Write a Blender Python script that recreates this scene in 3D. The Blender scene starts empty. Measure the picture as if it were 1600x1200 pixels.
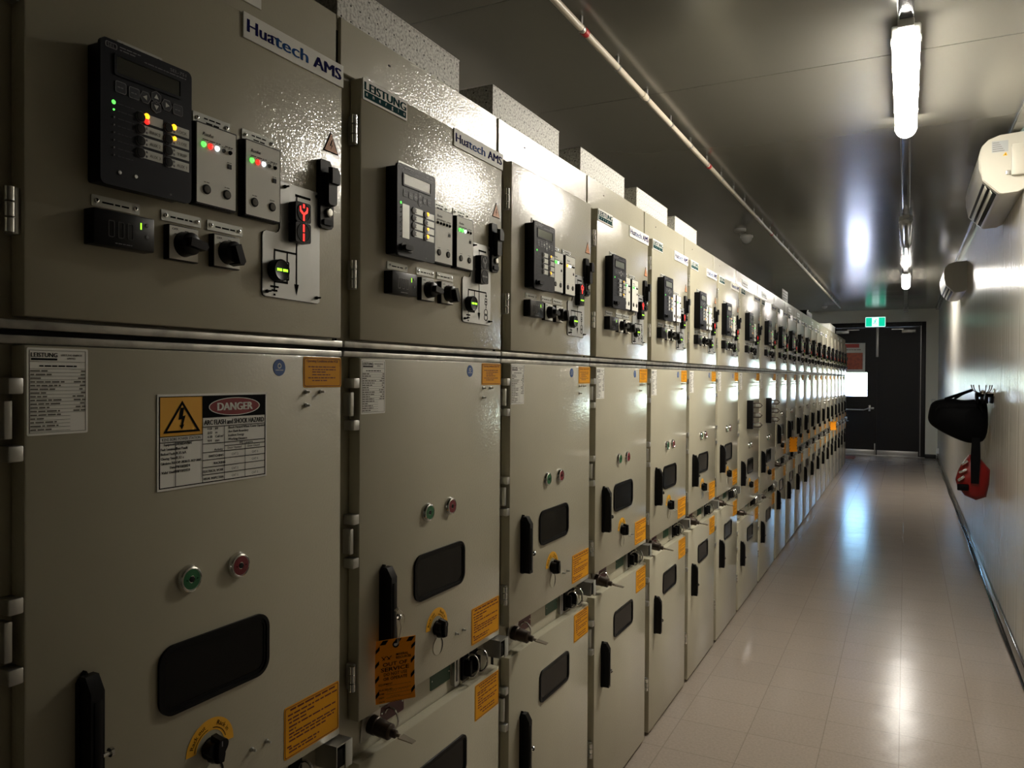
import bpy, bmesh, math, random
from mathutils import Vector, Matrix
C = bpy.context.scene
col = C.collection
PI = math.pi
rnd = random.Random(7)

# ------------------------------------------------------------------ camera
CAM = Vector((0.9604, 0.0, 1.5301))
F = Vector((-0.45634, 0.88975, -0.00981)); R = Vector((0.88975, 0.45641, 0.00591)); U = Vector((-0.00974, 0.00603, 0.99993))
cd = bpy.data.cameras.new('camera'); cam = bpy.data.objects.new('camera', cd); col.objects.link(cam)
m = Matrix((R, U, -F)).transposed().to_4x4(); m.translation = CAM; cam.matrix_world = m
cd.sensor_width = 36; cd.lens = 1200.0 / 1600 * 36; cd.clip_start = 0.02; cd.clip_end = 500
C.camera = cam

# ------------------------------------------------------------------ world, sun, exposure
w = bpy.data.worlds.new('world'); C.world = w; w.use_nodes = True
nt = w.node_tree; bg = nt.nodes['Background']
sky = nt.nodes.new('ShaderNodeTexSky'); sky.sky_type = 'NISHITA'; sky.sun_disc = False
sky.sun_elevation = math.radians(50); sky.sun_rotation = math.radians(200); sky.air_density = 1.3; sky.dust_density = 0.6
tint = nt.nodes.new('ShaderNodeMix'); tint.data_type = 'RGBA'; tint.blend_type = 'MULTIPLY'; tint.inputs[0].default_value = 1; tint.inputs[7].default_value = (.62, .90, 1.2, 1)
nt.links.new(sky.outputs[0], tint.inputs[6]); nt.links.new(tint.outputs[2], bg.inputs[0]); bg.inputs[1].default_value = 36
sd = bpy.data.lights.new('sun', 'SUN'); sd.energy = 28; sd.color = (1, .95, .86); sd.angle = math.radians(.6)
sun = bpy.data.objects.new('sun', sd); col.objects.link(sun); sun.location = (0, 10, 20)
sun.rotation_euler = (math.radians(-30), math.radians(18), 0)
C.view_settings.view_transform = 'Standard'; C.view_settings.look = 'None'
C.view_settings.exposure = 0.0; C.view_settings.gamma = 1; C.view_settings.use_curve_mapping = False
LAMP = 145.0

# ------------------------------------------------------------------ materials
def mat(name, rgb, rough=.5, metal=0., bump=None, emit=None, spec=.5, coat=0., speck=None, transmission=0, coatbump=None):
    m = bpy.data.materials.new(name); m.use_nodes = True
    t = m.node_tree; b = t.nodes['Principled BSDF']
    b.inputs['Base Color'].default_value = (*rgb, 1); b.inputs['Roughness'].default_value = rough
    b.inputs['Metallic'].default_value = metal; b.inputs['Specular IOR Level'].default_value = spec
    b.inputs['Coat Weight'].default_value = coat; b.inputs['Coat Roughness'].default_value = .08
    if transmission: b.inputs['Transmission Weight'].default_value = transmission
    if emit: b.inputs['Emission Color'].default_value = (*emit[:3], 1); b.inputs['Emission Strength'].default_value = emit[3]
    tc = t.nodes.new('ShaderNodeTexCoord')
    if bump:   # (scale, distance, strength)
        n = t.nodes.new('ShaderNodeTexNoise'); n.inputs['Scale'].default_value = bump[0]; n.inputs['Detail'].default_value = 2
        u = t.nodes.new('ShaderNodeBump'); u.inputs['Distance'].default_value = bump[1]; u.inputs['Strength'].default_value = bump[2]
        t.links.new(tc.outputs['Object'], n.inputs['Vector']); t.links.new(n.outputs['Fac'], u.inputs['Height'])
        t.links.new(u.outputs['Normal'], b.inputs['Normal'])
    if coatbump:   # lacquer with a fine spatter: only the clear coat is uneven
        b.inputs['Coat Roughness'].default_value = coatbump[3]
        n = t.nodes.new('ShaderNodeTexNoise'); n.inputs['Scale'].default_value = coatbump[0]; n.inputs['Detail'].default_value = 1
        u = t.nodes.new('ShaderNodeBump'); u.inputs['Distance'].default_value = coatbump[1]; u.inputs['Strength'].default_value = coatbump[2]
        t.links.new(tc.outputs['Object'], n.inputs['Vector']); t.links.new(n.outputs['Fac'], u.inputs['Height']); t.links.new(u.outputs['Normal'], b.inputs['Coat Normal'])
    if speck:  # (scale, rgb2, lo, hi)
        n = t.nodes.new('ShaderNodeTexNoise'); n.inputs['Scale'].default_value = speck[0]; n.inputs['Detail'].default_value = 3
        r = t.nodes.new('ShaderNodeValToRGB'); r.color_ramp.elements[0].position = speck[2]; r.color_ramp.elements[1].position = speck[3]
        r.color_ramp.elements[0].color = (*rgb, 1); r.color_ramp.elements[1].color = (*speck[1], 1)
        t.links.new(tc.outputs['Object'], n.inputs['Vector']); t.links.new(n.outputs['Fac'], r.inputs[0]); t.links.new(r.outputs[0], b.inputs['Base Color'])
    return m
M = {}
M['paint'] = mat('pebble grey powder coat', (.44, .413, .312), .42, spec=.2, coat=.75, coatbump=(185, .0015, .7, .045), speck=(3, (.41, .385, .29), .4, .7))
M['paint_side'] = M['paint']
M['galv'] = mat('galvanised steel', (.50, .49, .45), .38, .85, bump=(60, .0006, .3), speck=(25, (.30, .29, .27), .42, .72))
M['galv_bright'] = mat('spangled zinc sheet', (.64, .63, .58), .60, .15, bump=(300, .0006, .5), speck=(160, (.35, .34, .31), .45, .62))
M['chrome'] = mat('chrome', (.75, .75, .73), .16, 1.)
M['steel'] = mat('brushed steel', (.5, .5, .48), .35, .9)
M['black'] = mat('black plastic', (.003, .003, .0035), .32, spec=.2)
M['blackm'] = mat('matt black', (.004, .004, .004), .6, spec=.2)
M['relay'] = mat('navy black plastic', (.006, .007, .012), .42, spec=.16)
M['relay_key'] = mat('relay key grey', (.03, .033, .04), .45, spec=.2)
M['relay_line'] = mat('relay print grey', (.16, .16, .17), .5)
M['lcd'] = mat('lcd glass', (.22, .24, .21), .08, coat=.6)
M['lcd_dark'] = mat('lcd glass off', (.012, .014, .008), .08, coat=.6)
M['plate'] = mat('brushed aluminium label', (.50, .51, .47), .38, .35)
M['mimic'] = mat('satin aluminium', (.52, .53, .52), .35, .5)
M['white'] = mat('white label', (.86, .85, .79), .55, spec=.3)
M['module'] = mat('pale module front', (.85, .84, .76), .5, spec=.3)
M['ink'] = mat('black ink', (.005, .005, .005), .75, spec=.04)
M['grayink'] = mat('faint print', (.15, .14, .12), .7, spec=.1)
M['blueink'] = mat('dark blue ink', (.008, .008, .085), .75, spec=.04)
M['skyink'] = mat('mid blue ink', (.02, .08, .26), .75, spec=.04)
M['teal'] = mat('teal ink', (.002, .042, .045), .75, spec=.04)
M['orange'] = mat('orange label', (.72, .32, .008), .55, spec=.2)
M['redbrown'] = mat('red brown ink', (.12, .015, .006), .6)
M['yellow'] = mat('warning yellow', (.80, .40, .015), .5)
M['tri'] = mat('warning orange', (.62, .25, .09), .5)
M['red'] = mat('danger red', (.22, .008, .012), .45)
M['blue'] = mat('blue sticker', (.012, .07, .26), .4)
M['green_btn'] = mat('green plastic', (.006, .11, .035), .3)
M['red_btn'] = mat('red plastic', (.16, .004, .014), .3)
M['green_plate'] = mat('green engraved plate', (.004, .055, .022), .4)
M['red_plate'] = mat('maroon engraved plate', (.06, .002, .006), .4)
M['rubber'] = mat('black rubber', (.003, .003, .0035), .35, spec=.14)
M['pane'] = mat('dark inspection glass', (.003, .003, .003), .05, spec=.16)
M['tag'] = mat('orange card tag', (1, .35, .01), .6, spec=.2)
M['string'] = mat('string', (.5, .45, .36), .7)
M['bronze'] = mat('worn brass', (.07, .055, .045), .4, .8)
M['key'] = mat('nickel key', (.30, .27, .22), .35, .9)
M['led_red'] = mat('red led', (.6, .01, .01), .4, emit=(1, .015, .01, 2.6))
M['led_green'] = mat('green led', (.01, .5, .03), .4, emit=(.12, 1, .10, 1.8))
M['led_amber'] = mat('amber led', (.7, .3, .01), .4, emit=(1, .42, .01, 3.0))
M['led_white'] = mat('white led', (.8, .8, .8), .4, emit=(.85, .95, 1, 1.6))
M['led_lime'] = mat('lime led', (.2, .6, .02), .4, emit=(.35, 1, .02, 2.0))
M['trace'] = mat('dim led segment', (.03, .03, .032), .3)
M['ac'] = mat('off white plastic', (.47, .45, .38), .38)
M['acgrey'] = mat('grey sticker', (.34, .35, .35), .5)
M['pipe'] = mat('cream pvc', (.62, .55, .44), .35)
M['redband'] = mat('red marker band', (.45, .015, .015), .4)
M['lens'] = mat('lit opal diffuser', (.9, .9, .88), .4, emit=(1, .94, .83, LAMP))
M['lens_far'] = mat('lit opal diffuser, weaker', (.9, .9, .88), .4, emit=(1, .95, .87, LAMP * .95))
M['lens_off'] = mat('unlit opal diffuser', (.55, .56, .55), .12, coat=.6)
M['fixture'] = mat('grey lamp body', (.45, .46, .43), .45)
M['duct'] = mat('dark glossy trunking', (.06, .06, .065), .15, .3, coat=.5)
M['endwall'] = mat('pale green grey wall', (.76, .77, .68), .5)
M['doorleaf'] = mat('charcoal door', (.011, .0105, .012), .42, spec=.25)
M['frame'] = mat('black door frame', (.006, .006, .007), .5)
M['alu'] = mat('silver aluminium', (.55, .54, .52), .35, .6)
M['exit_green'] = mat('exit green', (.0, .35, .2), .4, emit=(.0, .62, .36, 1.1))
M['exit_white'] = mat('exit white', (.8, .9, .85), .4, emit=(.62, 1, .88, 1.5))
M['exit_case'] = mat('white casing', (.7, .72, .7), .4)
M['rust'] = mat('rust orange print', (.48, .09, .03), .5, speck=(18, (.33, .06, .025), .45, .6))
M['redprint'] = mat('red print', (.55, .05, .03), .5)
M['glass'] = mat('clear glass', (1, 1, 1), 0., transmission=1)
M['dirt'] = mat('red dirt', (.36, .20, .13), .9, bump=(3, .05, .5), speck=(2, (.28, .15, .10), .4, .6))
M['bag'] = mat('black nylon', (.0015, .0015, .002), .7, spec=.08, bump=(400, .0006, .5))
M['redvinyl'] = mat('red vinyl', (.17, .003, .003), .35)
M['silver'] = mat('silver tape', (.8, .8, .8), .2, .9)
M['mat_red'] = mat('brown red mat', (.22, .06, .03), .9)
M['card'] = mat('white card', (.62, .62, .58), .5)
M['skirt'] = mat('glossy black skirting', (.008, .008, .009), .12, coat=.4)
M['camgrey'] = mat('camera housing grey', (.60, .60, .58), .3)

def steel_panel(name, rgb, rough, axis, seams, pitch, rib, metal=.0, coat=.5):
    """painted sheet: seams every `pitch` along an axis, optional fine ribs, faint waviness"""
    m = bpy.data.materials.new(name); m.use_nodes = True; t = m.node_tree; b = t.nodes['Principled BSDF']; L = t.links.new
    b.inputs['Roughness'].default_value = rough; b.inputs['Metallic'].default_value = metal
    b.inputs['Coat Weight'].default_value = coat; b.inputs['Coat Roughness'].default_value = rough * .7; b.inputs['Specular IOR Level'].default_value = .3
    tc = t.nodes.new('ShaderNodeTexCoord'); sp = t.nodes.new('ShaderNodeSeparateXYZ'); L(tc.outputs['Object'], sp.inputs[0])
    def math_(op, a, bb):
        n = t.nodes.new('ShaderNodeMath'); n.operation = op
        for i, v in enumerate((a, bb)):
            if v is None: continue
            if isinstance(v, (int, float)): n.inputs[i].default_value = v
            else: L(v, n.inputs[i])
        return n.outputs[0]
    a = sp.outputs[axis]
    fr = math_('FRACT', math_('DIVIDE', math_('ADD', a, seams), pitch), None)
    line = math_('LESS_THAN', fr, .006 / pitch)
    mix = t.nodes.new('ShaderNodeMix'); mix.data_type = 'RGBA'; L(line, mix.inputs[0])
    mix.inputs[6].default_value = (*rgb, 1); mix.inputs[7].default_value = (rgb[0] * .35, rgb[1] * .35, rgb[2] * .35, 1)
    L(mix.outputs[2], b.inputs['Base Color'])
    mp = t.nodes.new('ShaderNodeMapping'); L(tc.outputs['Object'], mp.inputs[0])
    sc = [1.2, 1.2, 1.2]; mp.inputs['Scale'].default_value = sc
    n = t.nodes.new('ShaderNodeTexNoise'); n.inputs['Scale'].default_value = 1.6; n.inputs['Detail'].default_value = 1; L(mp.outputs[0], n.inputs['Vector'])
    h = math_('MULTIPLY', n.outputs['Fac'], .003)
    if rib:
        r = math_('FRACT', math_('DIVIDE', a, rib), None)
        r2 = math_('SINE', math_('MULTIPLY', r, 2 * PI), None)
        h = math_('ADD', h, math_('MULTIPLY', r2, .0006))
        n2 = t.nodes.new('ShaderNodeTexNoise'); n2.noise_dimensions = '1D'; n2.inputs['Scale'].default_value = 9; L(a, n2.inputs['W'])
        h = math_('ADD', h, math_('MULTIPLY', n2.outputs['Fac'], .006))
    u = t.nodes.new('ShaderNodeBump'); u.inputs['Distance'].default_value = 1; u.inputs['Strength'].default_value = 1
    L(h, u.inputs['Height']); L(u.outputs['Normal'], b.inputs['Normal']); L(u.outputs['Normal'], b.inputs['Coat Normal'])
    return m
M['ceiling'] = steel_panel('grey ceiling panels', (.135, .13, .11), .25, 1, -3.60 + 1.13 * 4, 1.13, None)
M['wallpanel'] = steel_panel('ribbed wall panels', (.52, .49, .44), .24, 1, -5.85 + 1.13 * 6, 1.13, .05, coat=.12)

def floor_mat():
    m = bpy.data.materials.new('vinyl tiles'); m.use_nodes = True; t = m.node_tree; b = t.nodes['Principled BSDF']; L = t.links.new; b.inputs['Specular IOR Level'].default_value = .10
    tc = t.nodes.new('ShaderNodeTexCoord')
    br = t.nodes.new('ShaderNodeTexBrick'); br.offset = 0; br.squash = 1
    br.inputs['Color1'].default_value = (.31, .262, .216, 1); br.inputs['Color2'].default_value = (.295, .25, .207, 1); br.inputs['Mortar'].default_value = (.225, .19, .155, 1)
    br.inputs['Scale'].default_value = 1; br.inputs['Brick Width'].default_value = .2905; br.inputs['Row Height'].default_value = .2905; br.inputs['Mortar Size'].default_value = .002
    br.inputs['Mortar Smooth'].default_value = .2
    mp = t.nodes.new('ShaderNodeMapping'); mp.inputs['Location'].default_value = (-.078, -.2, 0)
    L(tc.outputs['Object'], mp.inputs[0]); L(mp.outputs[0], br.inputs['Vector'])
    n = t.nodes.new('ShaderNodeTexNoise'); n.inputs['Scale'].default_value = 90; n.inputs['Detail'].default_value = 4; L(tc.outputs['Object'], n.inputs['Vector'])
    mx = t.nodes.new('ShaderNodeMix'); mx.data_type = 'RGBA'; mx.blend_type = 'MULTIPLY'; mx.inputs[0].default_value = .35
    L(br.outputs['Color'], mx.inputs[6]); L(n.outputs['Fac'], mx.inputs[7]); L(mx.outputs[2], b.inputs['Base Color'])
    sc = t.nodes.new('ShaderNodeTexNoise'); sc.inputs['Scale'].default_value = 2.0; sc.inputs['Detail'].default_value = 3
    m2 = t.nodes.new('ShaderNodeMapping'); m2.inputs['Scale'].default_value = (2, 5, 1); m2.inputs['Rotation'].default_value = (0, 0, .5)
    L(tc.outputs['Object'], m2.inputs[0]); L(m2.outputs[0], sc.inputs['Vector'])
    rr = t.nodes.new('ShaderNodeMapRange'); rr.inputs[3].default_value = .15; rr.inputs[4].default_value = .26; L(sc.outputs['Fac'], rr.inputs[0]); L(rr.outputs[0], b.inputs['Roughness'])
    n3 = t.nodes.new('ShaderNodeTexNoise'); n3.inputs['Scale'].default_value = 5; n3.inputs['Detail'].default_value = 3; L(tc.outputs['Object'], n3.inputs['Vector'])
    ad = t.nodes.new('ShaderNodeMath'); ad.operation = 'MULTIPLY_ADD'; L(br.outputs['Fac'], ad.inputs[0]); ad.inputs[1].default_value = -.12; L(n3.outputs['Fac'], ad.inputs[2])
    u = t.nodes.new('ShaderNodeBump'); u.inputs['Distance'].default_value = .003; u.inputs['Strength'].default_value = .6; L(ad.outputs[0], u.inputs['Height']); L(u.outputs['Normal'], b.inputs['Normal'])
    return m
M['floor'] = floor_mat()

# ------------------------------------------------------------------ mesh builder
FONT_CACHE = {}
def text_geo(s, bold, res):
    key = (s, bold, res)
    if key in FONT_CACHE: return FONT_CACHE[key]
    cu = bpy.data.curves.new('t', 'FONT'); cu.body = s; cu.size = 1; cu.resolution_u = res; cu.offset = bold; cu.fill_mode = 'FRONT'
    o = bpy.data.objects.new('t', cu); col.objects.link(o)
    dg = bpy.context.evaluated_depsgraph_get(); me = bpy.data.meshes.new_from_object(o.evaluated_get(dg))
    vs = [(v.co.x, v.co.y) for v in me.vertices]; fs = [tuple(p.vertices) for p in me.polygons]
    bpy.data.objects.remove(o); bpy.data.curves.remove(cu); bpy.data.meshes.remove(me)
    FONT_CACHE[key] = (vs, fs); return FONT_CACHE[key]

def rrect(y0, y1, z0, z1, r, n=5):
    if r <= 0: return [(y0, z0), (y1, z0), (y1, z1), (y0, z1)]
    p = []
    for cy, cz, a0 in ((y1 - r, z0 + r, -PI / 2), (y1 - r, z1 - r, 0), (y0 + r, z1 - r, PI / 2), (y0 + r, z0 + r, PI)):
        for i in range(n + 1):
            a = a0 + PI / 2 * i / n; p.append((cy + r * math.cos(a), cz + r * math.sin(a)))
    return p
def circ(cy, cz, r, n=20, a0=0): return [(cy + r * math.cos(a0 + 2 * PI * i / n), cz + r * math.sin(a0 + 2 * PI * i / n)) for i in range(n)]

class MB:
    """collects faces; plane coordinates are (y, z) with depth x, facing +x, unless a frame is given"""
    def __init__(s, frame=None): s.v = []; s.f = []; s.m = []; s.mats = []; s.fr = frame
    def mi(s, name):
        if name not in s.mats: s.mats.append(name)
        return s.mats.index(name)
    def P(s, x, y, z):
        p = Vector((x, y, z)); return s.fr @ p if s.fr else p
    def add(s, vs, fs, mname):
        b = len(s.v); k = s.mi(mname); s.v += vs
        for f in fs: s.f.append(tuple(b + i for i in f)); s.m.append(k)
    def box(s, x0, x1, y0, y1, z0, z1, mname, bev=0, seg=2):
        bm = bmesh.new(); bmesh.ops.create_cube(bm, size=1)
        for v in bm.verts: v.co = Vector((x0 + (v.co.x + .5) * (x1 - x0), y0 + (v.co.y + .5) * (y1 - y0), z0 + (v.co.z + .5) * (z1 - z0)))
        if bev: bmesh.ops.bevel(bm, geom=list(bm.edges), offset=bev, segments=seg, profile=.5, affect='EDGES')
        bm.verts.index_update(); s.add([s.P(*v.co) for v in bm.verts], [tuple(v.index for v in f.verts) for f in bm.faces], mname); bm.free()
        return s
    def prism(s, pts, x0, x1, mname, taper=None):
        n = len(pts)
        a = pts; b = pts
        if taper:
            cy = sum(p[0] for p in pts) / n; cz = sum(p[1] for p in pts) / n
            b = [(cy + (y - cy) * taper, cz + (z - cz) * taper) for y, z in pts]
        vs = [s.P(x0, y, z) for y, z in a] + [s.P(x1, y, z) for y, z in b]
        fs = [tuple(range(n, 2 * n)), tuple(range(n - 1, -1, -1))] + [(i, (i + 1) % n, n + (i + 1) % n, n + i) for i in range(n)]
        s.add(vs, fs, mname); return s
    def flat(s, pts, x, mname):
        s.add([s.P(x, y, z) for y, z in pts], [tuple(range(len(pts)))], mname); return s
    def rect(s, y0, y1, z0, z1, x, mname): return s.flat([(y0, z0), (y1, z0), (y1, z1), (y0, z1)], x, mname)
    def ring(s, outer, inner, x0, x1, mname):
        n = len(outer)
        vs = [s.P(x0, *p) for p in outer] + [s.P(x1, *p) for p in outer] + [s.P(x1, *p) for p in inner] + [s.P(x0, *p) for p in inner]
        fs = []
        for i in range(n):
            j = (i + 1) % n
            for k in range(3): fs.append((k * n + i, k * n + j, (k + 1) * n + j, (k + 1) * n + i))
        s.add(vs, fs, mname); return s
    def lathe(s, cy, cz, prof, mname, n=24):
        """prof: [(radius, x)], axis along x"""
        vs = []; fs = []
        for r, x in prof:
            for i in range(n):
                a = 2 * PI * i / n; vs.append(s.P(x, cy + r * math.cos(a), cz + r * math.sin(a)))
        for k in range(len(prof) - 1):
            for i in range(n):
                j = (i + 1) % n; fs.append((k * n + i, k * n + j, (k + 1) * n + j, (k + 1) * n + i))
        if prof[-1][0] > 1e-5: fs.append(tuple((len(prof) - 1) * n + i for i in range(n)))
        s.add(vs, fs, mname); return s
    def tube(s, pts, r, mname, n=8, closed=False):
        pts = [Vector(p) for p in pts]; vs = []; fs = []; N = len(pts)
        rs = r if isinstance(r, (list, tuple)) else [r] * N
        prev = None
        for i, p in enumerate(pts):
            if closed: d = pts[(i + 1) % N] - pts[i - 1]
            else: d = (pts[min(i + 1, N - 1)] - pts[max(i - 1, 0)])
            d.normalize()
            if prev is None: a = d.orthogonal().normalized()
            else: a = (prev - d * prev.dot(d)).normalized()
            prev = a; b = d.cross(a)
            for k in range(n):
                t = 2 * PI * k / n; vs.append(s.P(*(p + (a * math.cos(t) + b * math.sin(t)) * rs[i])))
        for i in range(N if closed else N - 1):
            j = (i + 1) % N
            for k in range(n): fs.append((i * n + k, i * n + (k + 1) % n, j * n + (k + 1) % n, j * n + k))
        if not closed: fs.append(tuple(range(n))); fs.append(tuple((N - 1) * n + k for k in range(n)))
        s.add(vs, fs, mname); return s
    def text(s, st, y0, y1, z, h, x, mname, bold=.0, center=False, res=2, shear=0):
        """fit string: baseline z, cap height h, horizontally between y0 and y1 (or natural width when y1 is None)"""
        vs, fs = text_geo(st, 0, res)
        if not vs: return s
        mn = min(v[0] for v in vs); mxx = max(v[0] for v in vs)
        k = h / .70
        sx = k if y1 is None else (y1 - y0) / max(mxx - mn, 1e-6)
        if center and y1 is None: y0 = y0 - (mxx - mn) * sx / 2
        for q in ((-bold, 0, bold) if bold else (0,)):
            s.add([s.P(x + q * .002, y0 + (a - mn + q * .6) * sx + shear * b * k, z + b * k) for a, b in vs], fs, mname)
        return s
    def words(s, y0, y1, z, h, x, mname, seed=1):
        r = random.Random(seed); y = y0
        while y < y1 - h * .8:
            l = min(h * r.uniform(1.2, 4.5), y1 - y); s.rect(y, y + l, z, z + h * .62, x, mname); y += l + h * .55
        return s
    def mesh(s, name):
        me = bpy.data.meshes.new(name); me.from_pydata([tuple(v) for v in s.v], [], s.f)
        for k in s.mats: me.materials.append(M[k])
        me.polygons.foreach_set('material_index', s.m)
        bm = bmesh.new(); bm.from_mesh(me); bmesh.ops.recalc_face_normals(bm, faces=[f for f in bm.faces if len([e for e in f.edges if len(e.link_faces) > 1]) > 0]); bm.to_mesh(me); bm.free()
        me.shade_smooth(); me.set_sharp_from_angle(angle=math.radians(32)); me.update()
        return me
CACHE = {}
def obj(name, me, parent=None, label=None, cat=None, group=None, kind=None, loc=None):
    if isinstance(me, MB): me = me.mesh(name)
    o = bpy.data.objects.new(name, me); col.objects.link(o)
    if parent: o.parent = parent
    if loc: o.location = loc
    tag(o, label, cat, group, kind); return o
def tag(o, label=None, cat=None, group=None, kind=None):
    if label: o['label'] = label
    if cat: o['category'] = cat
    if group: o['group'] = group
    if kind: o['kind'] = kind
    return o
def empty(name, loc, label, cat, group=None):
    o = bpy.data.objects.new(name, None); o.empty_display_size = .1; col.objects.link(o); o.location = loc
    return tag(o, label, cat, group)
def part(key, name, fn, parent, label=None):
    if key not in CACHE: CACHE[key] = fn().mesh(name)
    return obj(name, CACHE[key], parent, label)

# ------------------------------------------------------------------ setting
XR = 1.51; XL = -1.55; YE = 16.87; YB = -3.6; ZC = 2.89
def struct(name, mb, parent=None, loc=None): return obj(name, mb, parent, kind=None if parent else 'structure', loc=loc)
struct('floor', MB().box(XL - .1, XR + .1, YB - .1, YE + .12, -.1, 0, 'floor'))
struct('ceiling', MB().box(XL - .1, XR + .1, YB - .1, YE + .12, ZC, ZC + .1, 'ceiling'))
struct('wall_right', MB().box(XR, XR + .1, YB, YE, 0, ZC, 'wallpanel'))
struct('wall_left', MB().box(XL - .1, XL, YB, YE, 0, ZC, 'wallpanel'))
struct('wall_back', MB().box(XL, XR, YB - .1, YB, 0, ZC, 'endwall'))
DX0, DX1, DZ = -.437, 1.30, 2.64
e = MB().box(XL, DX0, YE, YE + .12, 0, ZC, 'endwall').box(DX1, XR, YE, YE + .12, 0, ZC, 'endwall').box(DX0, DX1, YE, YE + .12, DZ, ZC, 'endwall')
struct('wall_end', e)
fr = MB().box(DX0, DX0 + .055, YE - .02, YE + .12, 0, DZ, 'frame', .004).box(DX1 - .075, DX1, YE - .02, YE + .12, 0, DZ, 'frame', .004).box(DX0 + .055, DX1 - .075, YE - .02, YE + .12, DZ - .075, DZ, 'frame', .004)
fr.box(DX1 - .115, DX1 - .075, YE + .01, YE + .12, 0, DZ - .075, 'frame').box(DX1 - .150, DX1 - .075, YE + .066, YE + .12, 0, DZ - .075, 'frame').box(DX1 - .090, DX1 - .083, YE + .002, YE + .01, .03, DZ - .08, 'alu')
fr.box(DX0 + .055, DX1 - .115, YE + .01, YE + .12, DZ - .095, DZ - .075, 'frame')
struct('trim_1', fr)
# two door leaves, the left one with a window
WX0, WX1, WZ0, WZ1 = -.24, .273, 1.175, 1.65
L0, L1, LM = DX0 + .06, DX1 - .118, .448
d1 = MB(); y0, y1 = YE + .02, YE + .065; T = DZ - .097
for a in ((L0, WX0, .012, T), (WX1, LM, .012, T), (WX0, WX1, .012, WZ0), (WX0, WX1, WZ1, T)): d1.box(a[0], a[1], y0, y1, a[2], a[3], 'doorleaf')
d1o = struct('door_1', d1)
k = MB()
k.box(L0, LM - .01, y0 - .006, y0, .012, .11, 'alu', .002); obj('kick_plate', k, d1o)
k = MB(); k.box(-.31, -.07, y0 - .055, y0, 2.43, 2.49, 'alu', .006).box(-.1, .12, y0 - .03, y0 - .018, 2.495, 2.51, 'steel').box(-.1, -.07, y0 - .04, y0, 2.485, 2.51, 'steel'); obj('door_closer', k, d1o)
k = MB(); k.box(.30, .34, y0 - .06, y0, .88, 1.0, 'alu', .005).box(.34, .40, y0 - .05, y0 - .02, .92, .96, 'alu', .006).tube([(-.30, y0 - .075, .905), (.22, y0 - .075, .905), (.28, y0 - .06, .925), (.32, y0 - .04, .95)], .016, 'alu'); obj('push_bar', k, d1o)
k = MB(); k.box(.408, .428, y0 - .02, y0, .0, .24, 'steel', .003); obj('flush_bolt', k, d1o)
k = MB()
for a in ((WX0 - .012, WX0, WZ0 - .012, WZ1 + .012), (WX1, WX1 + .012, WZ0 - .012, WZ1 + .012), (WX0, WX1, WZ0 - .012, WZ0), (WX0, WX1, WZ1, WZ1 + .012)): k.box(a[0], a[1], y0 - .006, y0, a[2], a[3], 'doorleaf')
obj('glazing_bead', k, d1o)
struct('window_1', MB().box(WX0, WX1, y0 + .019, y0 + .025, WZ0, WZ1, 'glass'))
d2 = MB().box(LM + .001, L1 + .03, y0, y1, .012, T, 'doorleaf').box(LM - .02, LM + .02, y1, y1 + .01, .012, T, 'frame'); d2o = struct('door_2', d2)
k = MB(); k.box(LM + .01, L1, y0 - .006, y0, .012, .11, 'alu', .002); obj('kick_plate', k, d2o)
k = MB(); k.box(.88, 1.12, y0 - .055, y0, 2.43, 2.49, 'alu', .006).box(.70, .90, y0 - .03, y0 - .018, 2.495, 2.51, 'steel').box(.88, .91, y0 - .04, y0, 2.485, 2.51, 'steel'); obj('door_closer', k, d2o)
k = MB(); k.box(LM - .022, LM + .022, y0 - .012, y0 - .0005, 1.96, T, 'alu', .003); obj('astragal', k, d2o)
struct('baseboard_end', MB().box(DX1, XR - .02, YE - .012, YE, 0, .075, 'frame', .003))
struct('baseboard_right', MB().box(XR - .016, XR, YB, YE - .012, 0, .10, 'skirt', .004))
struct('trim_2', MB().box(XR - .055, XR, YB, YE, ZC - .03, ZC, 'ceiling', .003))
struct('trim_3', MB().tube([(XR - .022 + .004 * math.sin(y * 3.1), y, .012) for y in [YB + i * .25 for i in range(80)]], .006, 'skirt', 8))
g = MB().box(-90, 90, 17.6, 190, -1.1, -1.0, 'dirt'); struct('ground', g)
struct('trim_4', MB().box(DX0, DX1, YE - .03, YE + .12, 0, .0125, 'alu', .003))

# ------------------------------------------------------------------ cabinet detail builders (cabinet frame: x out, y along, z up)
def bolt_head(mb, y, z, x, r=.0045, m='steel'):
    mb.lathe(y, z, [(r, x), (r, x + .003), (r * .6, x + .004), (r * .55, x + .0105), (0.0, x + .011)], m, 10)
def nameplate(y0, y1, z0, z1, x, lines=1):
    mb = MB().prism(rrect(y0, y1, z0, z1, .0012, 2), x, x + .0018, 'plate')
    for yy in (y0 + .007, y1 - .007): mb.lathe(yy, (z0 + z1) / 2, [(.0032, x + .0018), (.0030, x + .0035), (.001, x + .004), (0., x + .0042)], 'chrome', 10).lathe(yy, (z0 + z1) / 2, [(.0014, x + .0043), (0, x + .0044)], 'ink', 6)
    h = (z1 - z0)
    if lines == 1: mb.words(y0 + .015, y1 - .014, (z0 + z1) / 2 - h * .13, h * .26, x + .0021, 'ink', int(y0 * 1000))
    else:
        mb.words(y0 + .020, y1 - .018, (z0 + z1) / 2 + h * .08, h * .22, x + .0021, 'ink', 3); mb.words(y0 + .024, y1 - .022, (z0 + z1) / 2 - h * .28, h * .22, x + .0021, 'ink', 5)
    return mb
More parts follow.
